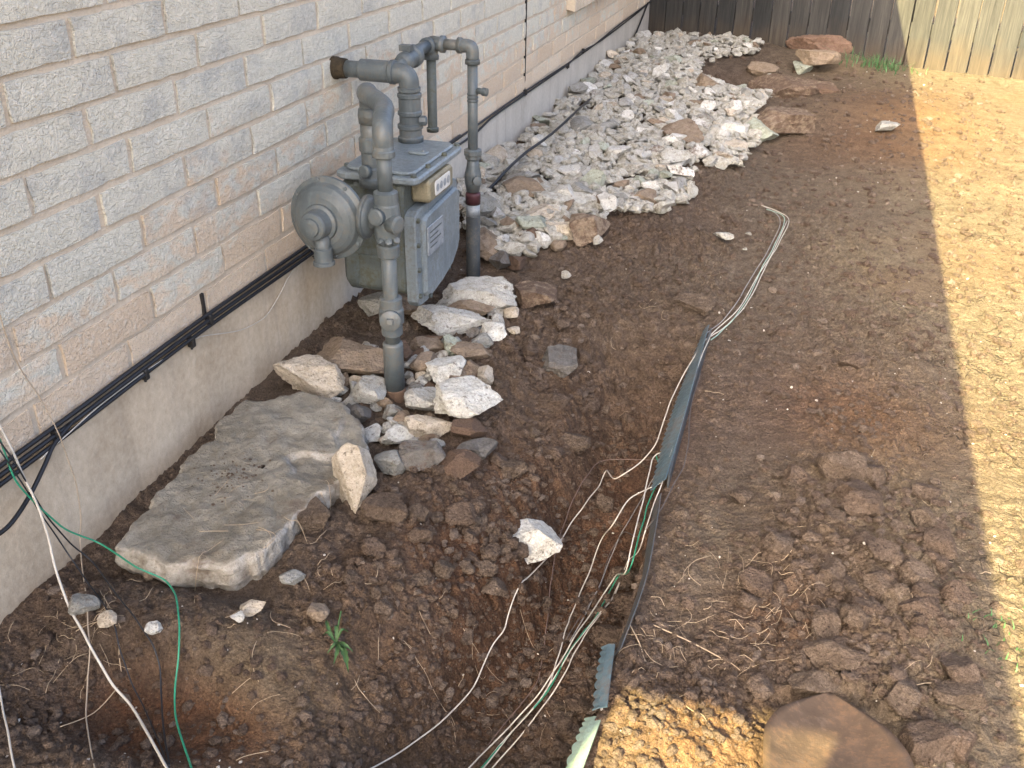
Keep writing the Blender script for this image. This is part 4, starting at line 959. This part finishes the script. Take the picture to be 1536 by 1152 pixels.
    m = MB(); m.lathe((dx, by, .245), (0, 0, 1), [(0, .022), (.038, .022)], 18); m.build('lower_collar', MT['badge'], dv)
    m = MB(); m.lathe((dx, by, -.15), (0, 0, 1), [(0, .0225), (.395, .0225)], 18); m.build('lower_drop_pipe', MT['pipe_dark'], R)
    return R
build_meter()

# ---------------------------------------------------------------- stones
COLR = dict(white=(.62, .615, .575), cream=(.55, .485, .395), pale=(.46, .455, .425), grey=(.31, .31, .29), tan=(.27, .21, .155),
            brown=(.14, .092, .065), red=(.19, .122, .09), green=(.40, .43, .36), slate=(.165, .155, .145))
for i, (nm, x, y, z, a, b, c, col, dirt, lab) in enumerate(STONES):
    sub = 6 if a > .075 else 5
    me = rock_mesh('stone', sub, 900 + i, (a * 1.16, b * 1.16, max(c, .3 * a) * 1.15), planes=12, lo=.42, hi=.84, rough=.11 if a < .15 else .2, cap=.62 if c < .5 * a else 1.)
    o = link('stone', me, MT['rock'], loc=(x, y, z + (.12 * c if y < 5 else -.06 * c))); k = COLR[col]; j = random.uniform(.93, 1.07)
    o.color = (k[0] * j, k[1] * j, k[2] * j, dirt); o.rotation_euler = (random.uniform(-.08, .08), random.uniform(-.08, .08), .29)
    tag(o, lab, 'stone')

def build_filler():
    g = np.random.default_rng(33); meshes = [rock_mesh('small_stone', 3, 700 + k, (1, 1, 1), planes=9, lo=.36, hi=.8, rough=.08) for k in range(8)]; n = 0; P = [(r[1], r[2], r[4] * .45) for r in STONES]
    for _ in range(4000):
        if n >= 85: break
        x, y = g.uniform(.20, .62), g.uniform(1.80, 2.55)
        if x > .52 + .1 * math.sin(y * 5) or math.hypot(x - .372, y - 2.0) < .05 or (x < .35 and 2.2 < y): continue
        r = g.uniform(.014, .034)
        if any(math.hypot(x - a, y - b) < .55 * (c + r) for a, b, c in P): continue
        P.append((x, y, r)); n += 1
        o = link('small_stone', meshes[n % 8], MT['rock'], loc=(x, y, gz(x, y) + r * .45)); o.scale = (2.1 * r, 1.8 * r, 1.4 * r); o.rotation_euler = (g.normal(0, .3), g.normal(0, .3), g.uniform(0, 6.28))
        k = COLR[g.choice(['tan', 'grey', 'pale', 'pale', 'cream', 'white', 'brown', 'slate'])]; o.color = (*k, float(g.uniform(.1, .6)))
        tag(o, 'little stone wedged in the gaps between the rocks around the gas riser', 'stone', 'little stones between the rocks by the riser')
build_filler()

def build_slab():
    pts = np.array(SLAB); n0 = len(pts); cen = pts.mean(0)
    # resample the outline finely with ragged noise
    out = []
    for i in range(n0):
        a, b = pts[i], pts[(i + 1) % n0]; k = max(2, int(np.linalg.norm(b - a) / .006))
        out += [a + (b - a) * t / k for t in range(k)]
    O = np.array(out); n = len(O)
    d = O - cen; nz = fbm(O[:, 0], O[:, 1], 28, 4, 5) * .022
    O = cen + d * (1 + nz / np.linalg.norm(d, axis=1))[:, None]
    V, ring = [], []
    K = list(np.linspace(.02, .90, 34)) + [.915, .93, .945, .957, .969, .98, .99, .997]
    for k in K:
        P = cen + (O - cen) * k; tz = .085 + .018 * (P[:, 1] - 1.5)
        e = 1 - k
        tz = tz + .016 * fbm(P[:, 0], P[:, 1], 5, 5, 15) + .007 * fbm(P[:, 0], P[:, 1], 36, 4, 16) - .008 * np.exp(-e / .014)
        # worn hollow and a ledge on the right like a broken layer
        tz -= .014 * sstep(.36, .40, P[:, 0] + .18 * fbm(P[:, 0], P[:, 1], 9, 3, 18)) * sstep(1.45, 1.6, P[:, 1])
        tz -= .010 * blob(P[:, 0], P[:, 1], .375, 1.62, .03, .05)
        ring.append(np.c_[P, tz])
    top = ring[-1][:, 2]
    for q, (s, ins) in enumerate([(.004, 1.003), (.014, 1.006), (.028, 1.004), (.042, .995), (.06, .97), (.09, .93), (.13, .9)]):
        P = cen + (O - cen) * (ins + .045 * fbm(O[:, 0] + q * .7, O[:, 1], 22, 4, 40 + q))[:, None]
        ring.append(np.c_[P, top - s])
    V = np.concatenate(ring); F = []
    for r in range(len(ring) - 1):
        j = np.arange(n); k = (j + 1) % n; F.append(np.stack([r * n + j, r * n + k, (r + 1) * n + k, (r + 1) * n + j], 1))
    V[:, 0] -= cen[0]; V[:, 1] -= cen[1]
    me = np_mesh('stone_slab', V, np.concatenate(F), True)
    t = NT('slab_stone'); p = t.pos()
    n1 = t.noise(p, 6, 5, .6, .4); n2 = t.noise(p, 40, 5, .7); n3 = t.noise(p, 260, 3, .7)
    f = t.math('ADD', t.math('MULTIPLY', n1, .5), t.math('MULTIPLY', n2, .5))
    c = t.ramp(f, [(.34, (.150, .132, .100)), (.5, (.225, .204, .162)), (.62, (.295, .272, .222)), (.74, (.46, .435, .38))])
    # pale broken rim where the weathered skin is missing
    nrm = t.n('ShaderNodeNewGeometry').outputs['Normal']; up = t.sep(nrm, 2)
    rim = t.ramp(t.math('ADD', up, t.math('MULTIPLY', t.math('SUBTRACT', n2, .5), .5)), [(.68, 1.), (.93, 0.)])
    c = t.mix(t.math('MULTIPLY', rim, .75), c, t.ramp(n2, [(.35, (.25, .22, .175)), (.65, (.50, .47, .42))]))
    so = t.ramp(t.noise(p, 11, 4, .7), [(.56, 0.), (.70, .75)])
    c = t.mix(so, c, (.135, .098, .072))
    c = t.mix(t.ramp(n3, [(.28, .6), (.40, 0.)]), c, (.09, .075, .06))
    b = t.bump(n2, .016, .85); b = t.bump(n3, .004, .8, b)
    o = link('stone_slab', me, t.fin(c, .93, b, spec=.2), loc=(cen[0], cen[1], 0))
    tag(o, 'big flat grey limestone slab lying along the foundation', 'stone slab')
build_slab()

def inside(poly, x, y):
    r = False; j = len(poly) - 1
    for i in range(len(poly)):
        if (poly[i][1] > y) != (poly[j][1] > y) and x < (poly[j][0] - poly[i][0]) * (y - poly[i][1]) / (poly[j][1] - poly[i][1]) + poly[i][0]: r = not r
        j = i
    return r

def build_pile():
    poly = [(.03 if x < .22 and i < 6 else x, y) for i, (x, y) in enumerate(PILE)]
    poly[-1] = (.30, 2.98)
    meshes = [rock_mesh('rubble_stone', 4, 300 + k, (1, 1, 1), planes=9, lo=.32, hi=.78, rough=.075) for k in range(24)]
    g = np.random.default_rng(21); placed = []; tries = 0
    for R0, R1, cnt in ((.044, .064, 45), (.024, .041, 255)):
        n = 0; tries = 0
        while n < cnt and tries < 20000:
            tries += 1
            y = 2.9 + 4.8 * g.random() ** 1.25; x = g.uniform(.04, 1.15)
            if not inside(poly, x, y): continue
            r = g.uniform(R0, R1) * (1 - .18 * (y > 6))
            if any((x - px) ** 2 + (y - py) ** 2 < (.56 * (r + pr)) ** 2 for px, py, pr in placed): continue
            placed.append((x, y, r)); n += 1
    for i, (x, y, r) in enumerate(placed):
        o = link('rubble_stone', meshes[i % 24], MT['rock'])
        sx, sy, sz = 2 * r * g.uniform(.9, 1.35), 2 * r * g.uniform(.75, 1.1), 2 * r * g.uniform(.38, .68)
        o.location = (x, y, float(macro(np.array([x]), np.array([y]))[0]) + .028 + sz * .28 + g.uniform(0, .02)); o.scale = (sx, sy, sz)
        o.rotation_euler = (g.normal(0, .3), g.normal(0, .3), g.uniform(0, 6.28))
        k = COLR[g.choice(['white', 'white', 'white', 'pale', 'pale', 'pale', 'green', 'cream', 'grey', 'grey', 'tan'])]; j = g.uniform(.88, 1.1)
        o.color = (k[0] * j, k[1] * j, k[2] * j * 1.02, float(np.clip(g.normal(.17 + .26 * (x > .68) + .25 * (y < 3.25), .12), 0, .6)))
        tag(o, 'pale limestone rubble stone, one of many heaped between foundation and soil', 'stone', 'limestone rubble heaped along the foundation')
    # chips and fragments filling the gaps
    V0, F0 = ICO[2]; Vs, Fs = [], []; b = 0; CH = [rock_verts(2, 1 + k, 8, .35, .8, .08) for k in range(40)]
    cnt = 0
    while cnt < 5200:
        y = 2.85 + 4.8 * g.random() ** 1.3; x = g.uniform(.02, 1.15)
        if not inside(poly, x, y) and g.random() > .006: continue
        s = (.008 + .024 * g.random() ** 1.5) * np.array([g.uniform(.8, 1.5), g.uniform(.7, 1.2), g.uniform(.4, .8)])
        V = CH[int(g.integers(0, 40))] * s
        q = Matrix.Rotation(g.uniform(0, 6.28), 3, 'Z') @ Matrix.Rotation(g.normal(0, .5), 3, 'X')
        V = V @ np.array(q).T + np.array([x, y, float(macro(np.array([x]), np.array([y]))[0]) + .022 + g.uniform(0, .03)])
        Vs.append(V); Fs.append(F0 + b); b += len(V); cnt += 1
    o = link('rubble_chips', np_mesh('rubble_chips', np.concatenate(Vs), np.concatenate(Fs)), MT['rock']); o.color = (.44, .43, .39, .42)
    tag(o, 'small pale limestone chips filling the gaps of the rubble', 'stone chips', kind='stuff')
build_pile()

# ---------------------------------------------------------------- soil clods, crumbs and pebbles
def build_clods():
    for i, (x, y, z, a, b, c, lab) in enumerate(CLODS):
        me = rock_mesh('soil_clod', 5, 1500 + i, (a * 1.15, b * 1.15, c * 1.2), planes=8, lo=.5, hi=.9, rough=.17)
        o = link('soil_clod', me, MT['clod'], loc=(x, y, z - .1 * c)); o.rotation_euler.z = .29 + random.uniform(-.3, .3); o.color = (.1, .07, .05, 0)
        tag(o, lab, 'clod')
    meshes = [rock_mesh('soil_clod', 4, 1700 + k, (1, 1, 1), planes=8, lo=.45, hi=.88, rough=.2) for k in range(12)]
    g = np.random.default_rng(5); n = 0
    WP = np.concatenate([np.array([q[:2] for q in w[4]]) for w in WIRES if w[0] == 'wire'])
    zones = [(.85, 1.75, .22, .5, 85), (1.0, 1.4, .07, .28, 60), (1.5, 1.6, .17, .38, 75), (.7, 1.5, .2, .3, 60), (.35, 1.12, .25, .1, 15), (1.15, 2.4, .4, .6, 15), (.62, 2.55, .12, .3, 16)]
    for cx, cy, rx, ry, cnt in zones:
        for _ in range(cnt):
            x, y = cx + g.normal(0, .6) * rx, cy + g.normal(0, .6) * ry
            if x < .05 or (x < .46 and 1.15 < y < 1.9) or (1.04 < x < 1.13 and y > 1.0) or y < .8: continue
            r = (.009 + .017 * g.random() ** 2) * (1.45 if cx == 1.5 else 1.)
            if np.min(np.hypot(WP[:, 0] - x, WP[:, 1] - y)) < .028 + r: continue
            o = link('soil_clod', meshes[int(g.integers(12))], MT['clod']); s = np.array([g.uniform(.9, 1.3), g.uniform(.75, 1.1), g.uniform(.6, .9)]) * 2 * r
            o.scale = s; o.location = (x, y, gz(x, y) + s[2] * .22); o.rotation_euler = (g.normal(0, .25), g.normal(0, .25), g.uniform(0, 6.28))
            o.color = (.1, .07, .05, 0)
            tag(o, 'small loose brown soil clod, one of many on the dug ground', 'clod', 'loose clods on the dug ground')
    # crumbs
    V1, F1 = ICO[1]; shapes = [rock_verts(1, 60 + k, 5, rough=.2) for k in range(24)]
    def scatter(N, seed, smin, smax, pw, xr, keep, lift=.25):
        g = np.random.default_rng(seed); u = g.random(N); y = .78 / (1 - u * (1 - .78 / 7.2)); x = g.uniform(*xr, N)
        k = keep(x, y) > g.random(N); x, y = x[k], y[k]; n = len(x)
        z = gza(x, y); s = (smin + (smax - smin) * g.random(n) ** pw) * (1 + .16 * np.maximum(y - 1.5, 0))
        th = g.uniform(0, 6.283, n); sh = g.integers(0, 24, n); asp = g.uniform(.5, 1.1, (n, 3)) * np.array([1.2, 1., .8])
        B = np.stack(shapes)[sh] * asp[:, None, :] * s[:, None, None]
        c, sn = np.cos(th)[:, None], np.sin(th)[:, None]
        Vv = np.stack([B[:, :, 0] * c - B[:, :, 1] * sn + x[:, None], B[:, :, 0] * sn + B[:, :, 1] * c + y[:, None], B[:, :, 2] + (z + s * lift)[:, None]], -1)
        Ff = F1[None] + (np.arange(n) * len(V1))[:, None, None]
        scatter.tone = np.repeat(g.random(n) ** 9, len(V1))
        return Vv.reshape(-1, 3), Ff.reshape(-1, 3)
    V, F = scatter(92000, 3, .0019, .0135, 4.6, (.02, 2.35), lambda x, y: np.maximum(np.clip(crumbliness(x, y) + .02, .22, 1) ** 1.5, .45 * sstep(1.9, 2.6, y) * sstep(.9, 1.1, x)) * np.where((np.abs(x - 1.465) < .125) & (y < 1.3), 0, 1) * np.where((x < .46) & (y > 1.15) & (y < 1.9), 0, 1))
    g = np.random.default_rng(77); Vx, Fx = [V], [F]; b = len(V)
    for _ in range(170):
        x, y = .225 + g.normal(0, .03), 1.47 + g.normal(0, .05); s = .0007 + .003 * g.random() ** 3
        Vx.append(shapes[int(g.integers(24))] * s * np.array([1, 1, .7]) + np.array([x, y, .09 + s * .2])); Fx.append(F1 + b); b += len(V1)
    V, F = np.concatenate(Vx), np.concatenate(Fx); cm = np_mesh('soil_crumbs', V, F)
    tn = np.zeros(len(V), np.float32); tn[:len(scatter.tone)] = scatter.tone
    cm.attributes.new('tone', 'FLOAT', 'POINT').data.foreach_set('value', tn)
    o = link('soil_crumbs', cm, MT['clod']); o.color = (.1, .07, .05, 0)
    tag(o, 'countless small brown soil crumbs scattered over the ground', 'soil crumbs', kind='stuff')
    V, F = scatter(1100, 4, .0016, .0042, 3, (.05, 2.0), lambda x, y: np.where((x < .46) & (y > 1.15) & (y < 1.9), 0, .30 + .4 * ((x > 1.0) & (y > 2.0))))
    o = link('pale_grit', np_mesh('pale_grit', V, F), MT['rock']); o.color = (.62, .58, .52, .0)
    tag(o, 'tiny pale stone grit sprinkled over the soil', 'grit', kind='stuff')
build_clods()

# ---------------------------------------------------------------- landscape edging
def strip(name, mat, label, L, Rr, scallop=True, pitch=.019, depth=.008):
    """bent sheet strip: L and Rr are polylines of its left and right edges"""
    L = catmull([Vector(p) for p in L], 14); Rr = catmull([Vector(p) for p in Rr], 14)
    n = len(L); tot = sum((L[i + 1] - L[i]).length for i in range(n - 1)); N = max(int(tot / .0033), 12)
    def at(P, t):
        f = t * (len(P) - 1); i = min(int(f), len(P) - 2); return P[i].lerp(P[i + 1], f - i)
    V, F = [], []
    for k in range(N + 1):
        t = k / N; a, b = at(L, t), at(Rr, t); w = (b - a).normalized()
        if scallop:
            ph = (t * tot / pitch) % 1.; a = a + w * depth * (1 - abs(math.sin(math.pi * ph)) ** .6)
        mid = a.lerp(b, .5); up = (b - a).cross(at(L, min(t + .02, 1)) - at(L, max(t - .02, 0))).normalized()
        if up.z < 0: up = -up
        mid = mid + up * .0022
        for q in (a, a.lerp(mid, .9), mid.lerp(b, .6), b): V.append(q)
        for q in (a, a.lerp(mid, .9), mid.lerp(b, .6), b): V.append(q - up * .0018)
    for k in range(N):
        o = k * 8; p = o + 8
        for j in range(3): F += [(o + j, o + j + 1, p + j + 1, p + j), (o + 4 + j, p + 4 + j, p + 5 + j, o + 5 + j)]
        F += [(o, p, p + 4, o + 4), (o + 3, o + 7, p + 7, p + 3)]
    F += [(0, 4, 5, 1), (1, 5, 6, 2), (2, 6, 7, 3)]; e = N * 8; F += [(e, e + 1, e + 5, e + 4), (e + 1, e + 2, e + 6, e + 5), (e + 2, e + 3, e + 7, e + 6)]
    base = L[len(L) // 2]; base = Vector((base.x, base.y, 0))
    m = MB(); m.v = [tuple(q) for q in V]; m.f = F; m.sm = [False] * len(F)
    o = m.build(name, mat, None, base); tag(o, label, 'edging', 'strips of lawn edging'); return o
strip('edging_strip', MT['edging'], 'long blue grey edging strip with scalloped rim along the trench',
      [(1.078, 2.665, .016), (1.066, 2.35, .016), (1.060, 2.06, .014), (1.066, 1.80, .010)], [(1.094, 2.668, .040), (1.098, 2.35, .056), (1.100, 2.06, .056), (1.098, 1.803, .050)], True, .024, .013)
m = MB(); m.loft([[(1.0995, y, -.07), (1.1035, y, -.07), (1.1035 + .003 * math.sin(y * 5), y, .044), (1.0995 + .003 * math.sin(y * 5), y, .044)] for y in np.linspace(1.83, 2.64, 30)], True, True)
tag(m.build('edging_strip', MT['edgingd'], None, (1.1, 2.2, 0)), 'dull upright backing strip behind the long scalloped edging', 'edging', 'strips of lawn edging')
strip('edging_strip', MT['edgingd'], 'dark dull edging strip sunk in soil nearest the dry grass',
      [(1.080, 1.775, -.006), (1.092, 1.62, .004), (1.099, 1.45, .006), (1.089, 1.265, .006)], [(1.094, 1.775, .030), (1.106, 1.62, .046), (1.114, 1.45, .050), (1.104, 1.26, .048)], False)
strip('edging_strip', MT['edging'], 'short bluish edging end with scalloped left rim near the sunlit soil',
      [(1.068, 1.275, .030), (1.074, 1.20, .036), (1.086, 1.115, .042)], [(1.092, 1.272, .044), (1.100, 1.20, .054), (1.110, 1.113, .060)])
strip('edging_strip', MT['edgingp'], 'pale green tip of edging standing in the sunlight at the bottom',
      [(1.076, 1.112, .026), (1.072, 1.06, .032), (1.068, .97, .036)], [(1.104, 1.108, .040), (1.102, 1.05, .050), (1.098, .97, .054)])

# ---------------------------------------------------------------- wires and cables
for nm, lab, mt, rad, pts in WIRES:
    P = catmull([Vector(p) for p in pts], 7)
    if nm == 'wire':
        ph = random.uniform(0, 9)
        for i, q in enumerate(P):
            q.x += .0006 * math.sin(i * .9 + ph) + .0014 * math.sin(i * .31 + 2 * ph); q.y += .0008 * math.sin(i * .43 + ph)
    if nm == 'wire':
        A = np.array([q[:] for q in P]); low = gza(A[:, 0], A[:, 1]) + rad * .8
        zz = np.maximum(low, A[:, 2])
        for _ in range(14):
            sm = zz.copy(); sm[1:-1] = .25 * zz[:-2] + .5 * zz[1:-1] + .25 * zz[2:]; zz = np.maximum(sm, low)
        A[:, 2] = zz
        P = [Vector(q) for q in A]
    m = MB(); m.tube(P, rad * (.86 if nm == 'wire' else 1.), 8)
    tag(m.build(nm, MT[mt], None, P[len(P) // 2]), lab, nm, 'irrigation wires' if nm == 'wire' else 'black cables along the wall')
names = ['leftmost cable clip by the hanging wires', 'second cable clip from the left on the foundation', 'cable clip where the loop of thin wire leaves the bundle', 'cable clip just below the narrow wall slot', 'cable clip half hidden left of the regulator vent',
         'cable clip just right of the drop pipe', 'cable clip at the foot of the vertical wall joint', 'cable clip right after the vertical wall joint', 'cable clip where the two far cables part', 'farthest cable clip near the fence corner']
for (x, y, z), lab in zip(CLIPS, names):
    m = MB(); m.rbox(.0045, .022, y - .006, y + .006, z - .014, z + .012, .004, 1, 3, .002); m.lathe((.012, y, z - .0135), (0, 0, -1), [(0, .0035), (.006, .003)], 8)
    tag(m.build('cable_clip', MT['plastic'], None, (.012, y, z)), 'small black ' + lab, 'clip', 'cable clips on the wall')

# ---------------------------------------------------------------- shovel
def build_shovel():
    R = empty('shovel', (1.465, 1.14, .03)); tag(R, 'muddy round point shovel blade lying on the soil at the bottom edge', 'shovel')
    tip = Vector((1.456, 1.285, .03)); d = Vector((.02, -1, .17)).normalized(); w = Vector((1, .02, 0)).normalized(); u = w.cross(d); u = u if u.z > 0 else -u
    V, F = [], []; N, K = 26, 17; Ln = .30
    for i in range(N + 1):
        t = i / N; s = t * Ln
        hw = .107 * math.sin(math.pi / 2 * min(t / .62, 1)) ** .95 + .0008
        for j in range(K):
            a = (j / (K - 1)) * 2 - 1
            V.append(tip + d * s + w * (a * hw) + u * (.020 * a * a * min(t * 3, 1) - .010 * math.sin(min(t, 1) * 3.1) * (1 - a * a) + .02 * t * t))
    for i in range(N):
        for j in range(K - 1): F.append((i * K + j, i * K + j + 1, (i + 1) * K + j + 1, (i + 1) * K + j))
    n = len(V); V += [q - u * .0022 for q in V]; F += [tuple(n + k for k in reversed(f)) for f in list(F)]
    rim = [j for j in range(K)] + [i * K + K - 1 for i in range(1, N + 1)] + [N * K + j for j in range(K - 2, -1, -1)] + [i * K for i in range(N - 1, 0, -1)]
    for i in range(len(rim)): a, b = rim[i], rim[(i + 1) % len(rim)]; F.append((a, n + a, n + b, b))
    m = MB(); m.add(V, F, True); m.build('blade', MT['steel'], R)
    s0 = tip + d * (Ln - .02) + u * .012; ax = (d + u * .12).normalized()
    m = MB(); m.lathe(s0, ax, [(0, .012), (.05, .019), (.2, .021), (.205, .018)], 18); m.build('socket', MT['steel'], R)
    m = MB(); m.lathe(s0 + ax * .19, ax, [(0, .0175), (.9, .016), (.91, .012)], 16); m.build('handle', MT['handle'], R)
build_shovel()

# ---------------------------------------------------------------- plants, straw and scraps
def blades(name, mat, cx, cy, n, spread, ln, wid, label, cat, seed, lean=.6):
    g = np.random.default_rng(seed); m = MB(); z0 = gz(cx, cy)
    for _ in range(n):
        x, y = cx + g.normal(0, spread[0]), cy + g.normal(0, spread[1]); a = g.uniform(0, 6.283); L = ln * g.uniform(.5, 1.2); b = g.uniform(.1, lean); z = gz(x, y)
        dv = Vector((math.cos(a), math.sin(a), 0)); sd = Vector((-dv.y, dv.x, 0)); P = []
        for k in range(5):
            t = k / 4; c = Vector((x, y, z)) + dv * (L * b * t * t * 1.3) + Vector((0, 0, L * (t - .35 * b * t * t))); ww = wid * (1 - t ** 1.6) * .5 + .0003
            P += [c - sd * ww, c + sd * ww]
        m.add(P, [(2 * k, 2 * k + 1, 2 * k + 3, 2 * k + 2) for k in range(4)], True)
    o = m.build(name, mat, None, (cx, cy, z0)); tag(o, label, cat, kind='stuff'); return o
blades('grass_tuft', MT['grass'], TUFT[0], TUFT[1], 150, (.13, .07), .085, .005, 'low green grass tuft at the foot of the fence in the shade', 'grass tuft', 1, 1.3)
blades('grass_sprouts', MT['grass'], SPROUTS[0], SPROUTS[1], 60, (.035, .05), .014, .0022, 'thin green grass sprouts in the sunlit soil at the right edge', 'grass sprouts', 2, 1.2)

def build_weed():
    x, y, _ = WEED; z = gz(x, y); R = empty('weed', (x, y, z)); tag(R, 'small green weed with toothed leaves on the bare soil', 'weed')
    for (dx, dy, L, wd, tw) in ((.05, -.06, .085, .013, .5), (.03, -.075, .06, .010, .9), (-.01, .02, .035, .007, -.3), (-.035, .04, .055, .006, .8), (.05, -.02, .045, .010, -.9), (.02, .04, .028, .006, .2), (.0, -.04, .035, .008, 1.2), (-.03, .005, .026, .007, .2), (.06, -.05, .05, .008, -1.)):
        d = Vector((dx, dy, 0)).normalized(); s = Vector((-d.y, d.x, 0)); m = MB(); P = []; N = 12
        for k in range(N + 1):
            t = k / N; c = Vector((x, y, z + .012)) + d * (L * t) + Vector((0, 0, .022 * math.sin(t * 2.6) + .004)) + s * (.008 * tw * math.sin(t * 3))
            ww = wd * (math.sin(math.pi * min(t * 1.02 + .03, 1)) ** .8) * (1.0 if k % 2 else .62) * .5 + .0006
            P += [c - s * ww + Vector((0, 0, .003)), c, c + s * ww + Vector((0, 0, .003))]
        F = []
        for k in range(N): o = 3 * k; F += [(o, o + 1, o + 4, o + 3), (o + 1, o + 2, o + 5, o + 4)]
        m.add(P, F, True); m.build('leaf', MT['leaf'], R)
    m = MB(); m.tube([(x - .012, y + .05, z + .05), (x - .006, y + .02, z + .03), (x, y, z - .005)], .0016, 6, 3); m.build('stem', MT['leaf'], R)
build_weed()

def build_straw():
    g = np.random.default_rng(11); m = MB()
    for cx, cy, rx, ry, n in STRAW:
        for _ in range(n):
            x, y = cx + g.normal(0, .6) * rx, cy + g.normal(0, .6) * ry
            if x < .03: x = .03 + g.random() * .05
            L = g.uniform(.015, .07) * (1 + .8 * (g.random() > .85)); a = g.uniform(0, 6.283); b = g.normal(0, .6)
            P = []
            for k in range(5):
                t = k / 4 - .5; px, py = x + L * (t * math.cos(a) - b * t * t * math.sin(a)), y + L * (t * math.sin(a) + b * t * t * math.cos(a))
                zz = gz(px, py) + .003 + g.uniform(0, .004)
                if .08 < px < .44 and 1.2 < py < 1.82: zz = max(zz, .094)
                P.append((px, py, zz))
            m.tube(P, g.uniform(.0003, .0007), 4, 2)
    o = m.build('dry_straw', MT['straw'], None, (1, 1.2, 0)); tag(o, 'dry pale grass stems and straw strewn over the soil', 'straw', kind='stuff')
build_straw()
for pts, r, lab in (([(.985 + .16, 1.375, 0), (1.22, 1.345, 0), (1.29, 1.31, 0)], .0013, 'long bent straw stem right of the dull edging strip'),
                    ([(1.10, 1.36, 0), (1.13, 1.31, 0), (1.15, 1.27, 0), (1.185, 1.235, 0)], .0012, 'curved twig crossing the end of the dull edging strip'),
                    ([(.155, 1.03, 0), (.19, 1.045, 0), (.235, 1.06, 0), (.26, 1.02, 0), (.275, 1.0, 0)], .0009, 'bent dry root lying left of the white cable'),
                    ([(.28, .98, 0), (.265, .93, 0), (.25, .87, 0)], .0010, 'dry root hanging into the hollow under the wires')):
    m = MB(); m.tube([(a, b, gz(a, b) + .006 + .003 * math.sin(i * 2)) for i, (a, b, _) in enumerate(pts)], r, 6, 5)
    tag(m.build('twig', MT['straw'], None, pts[1][:2] + (0,)), lab, 'twig')
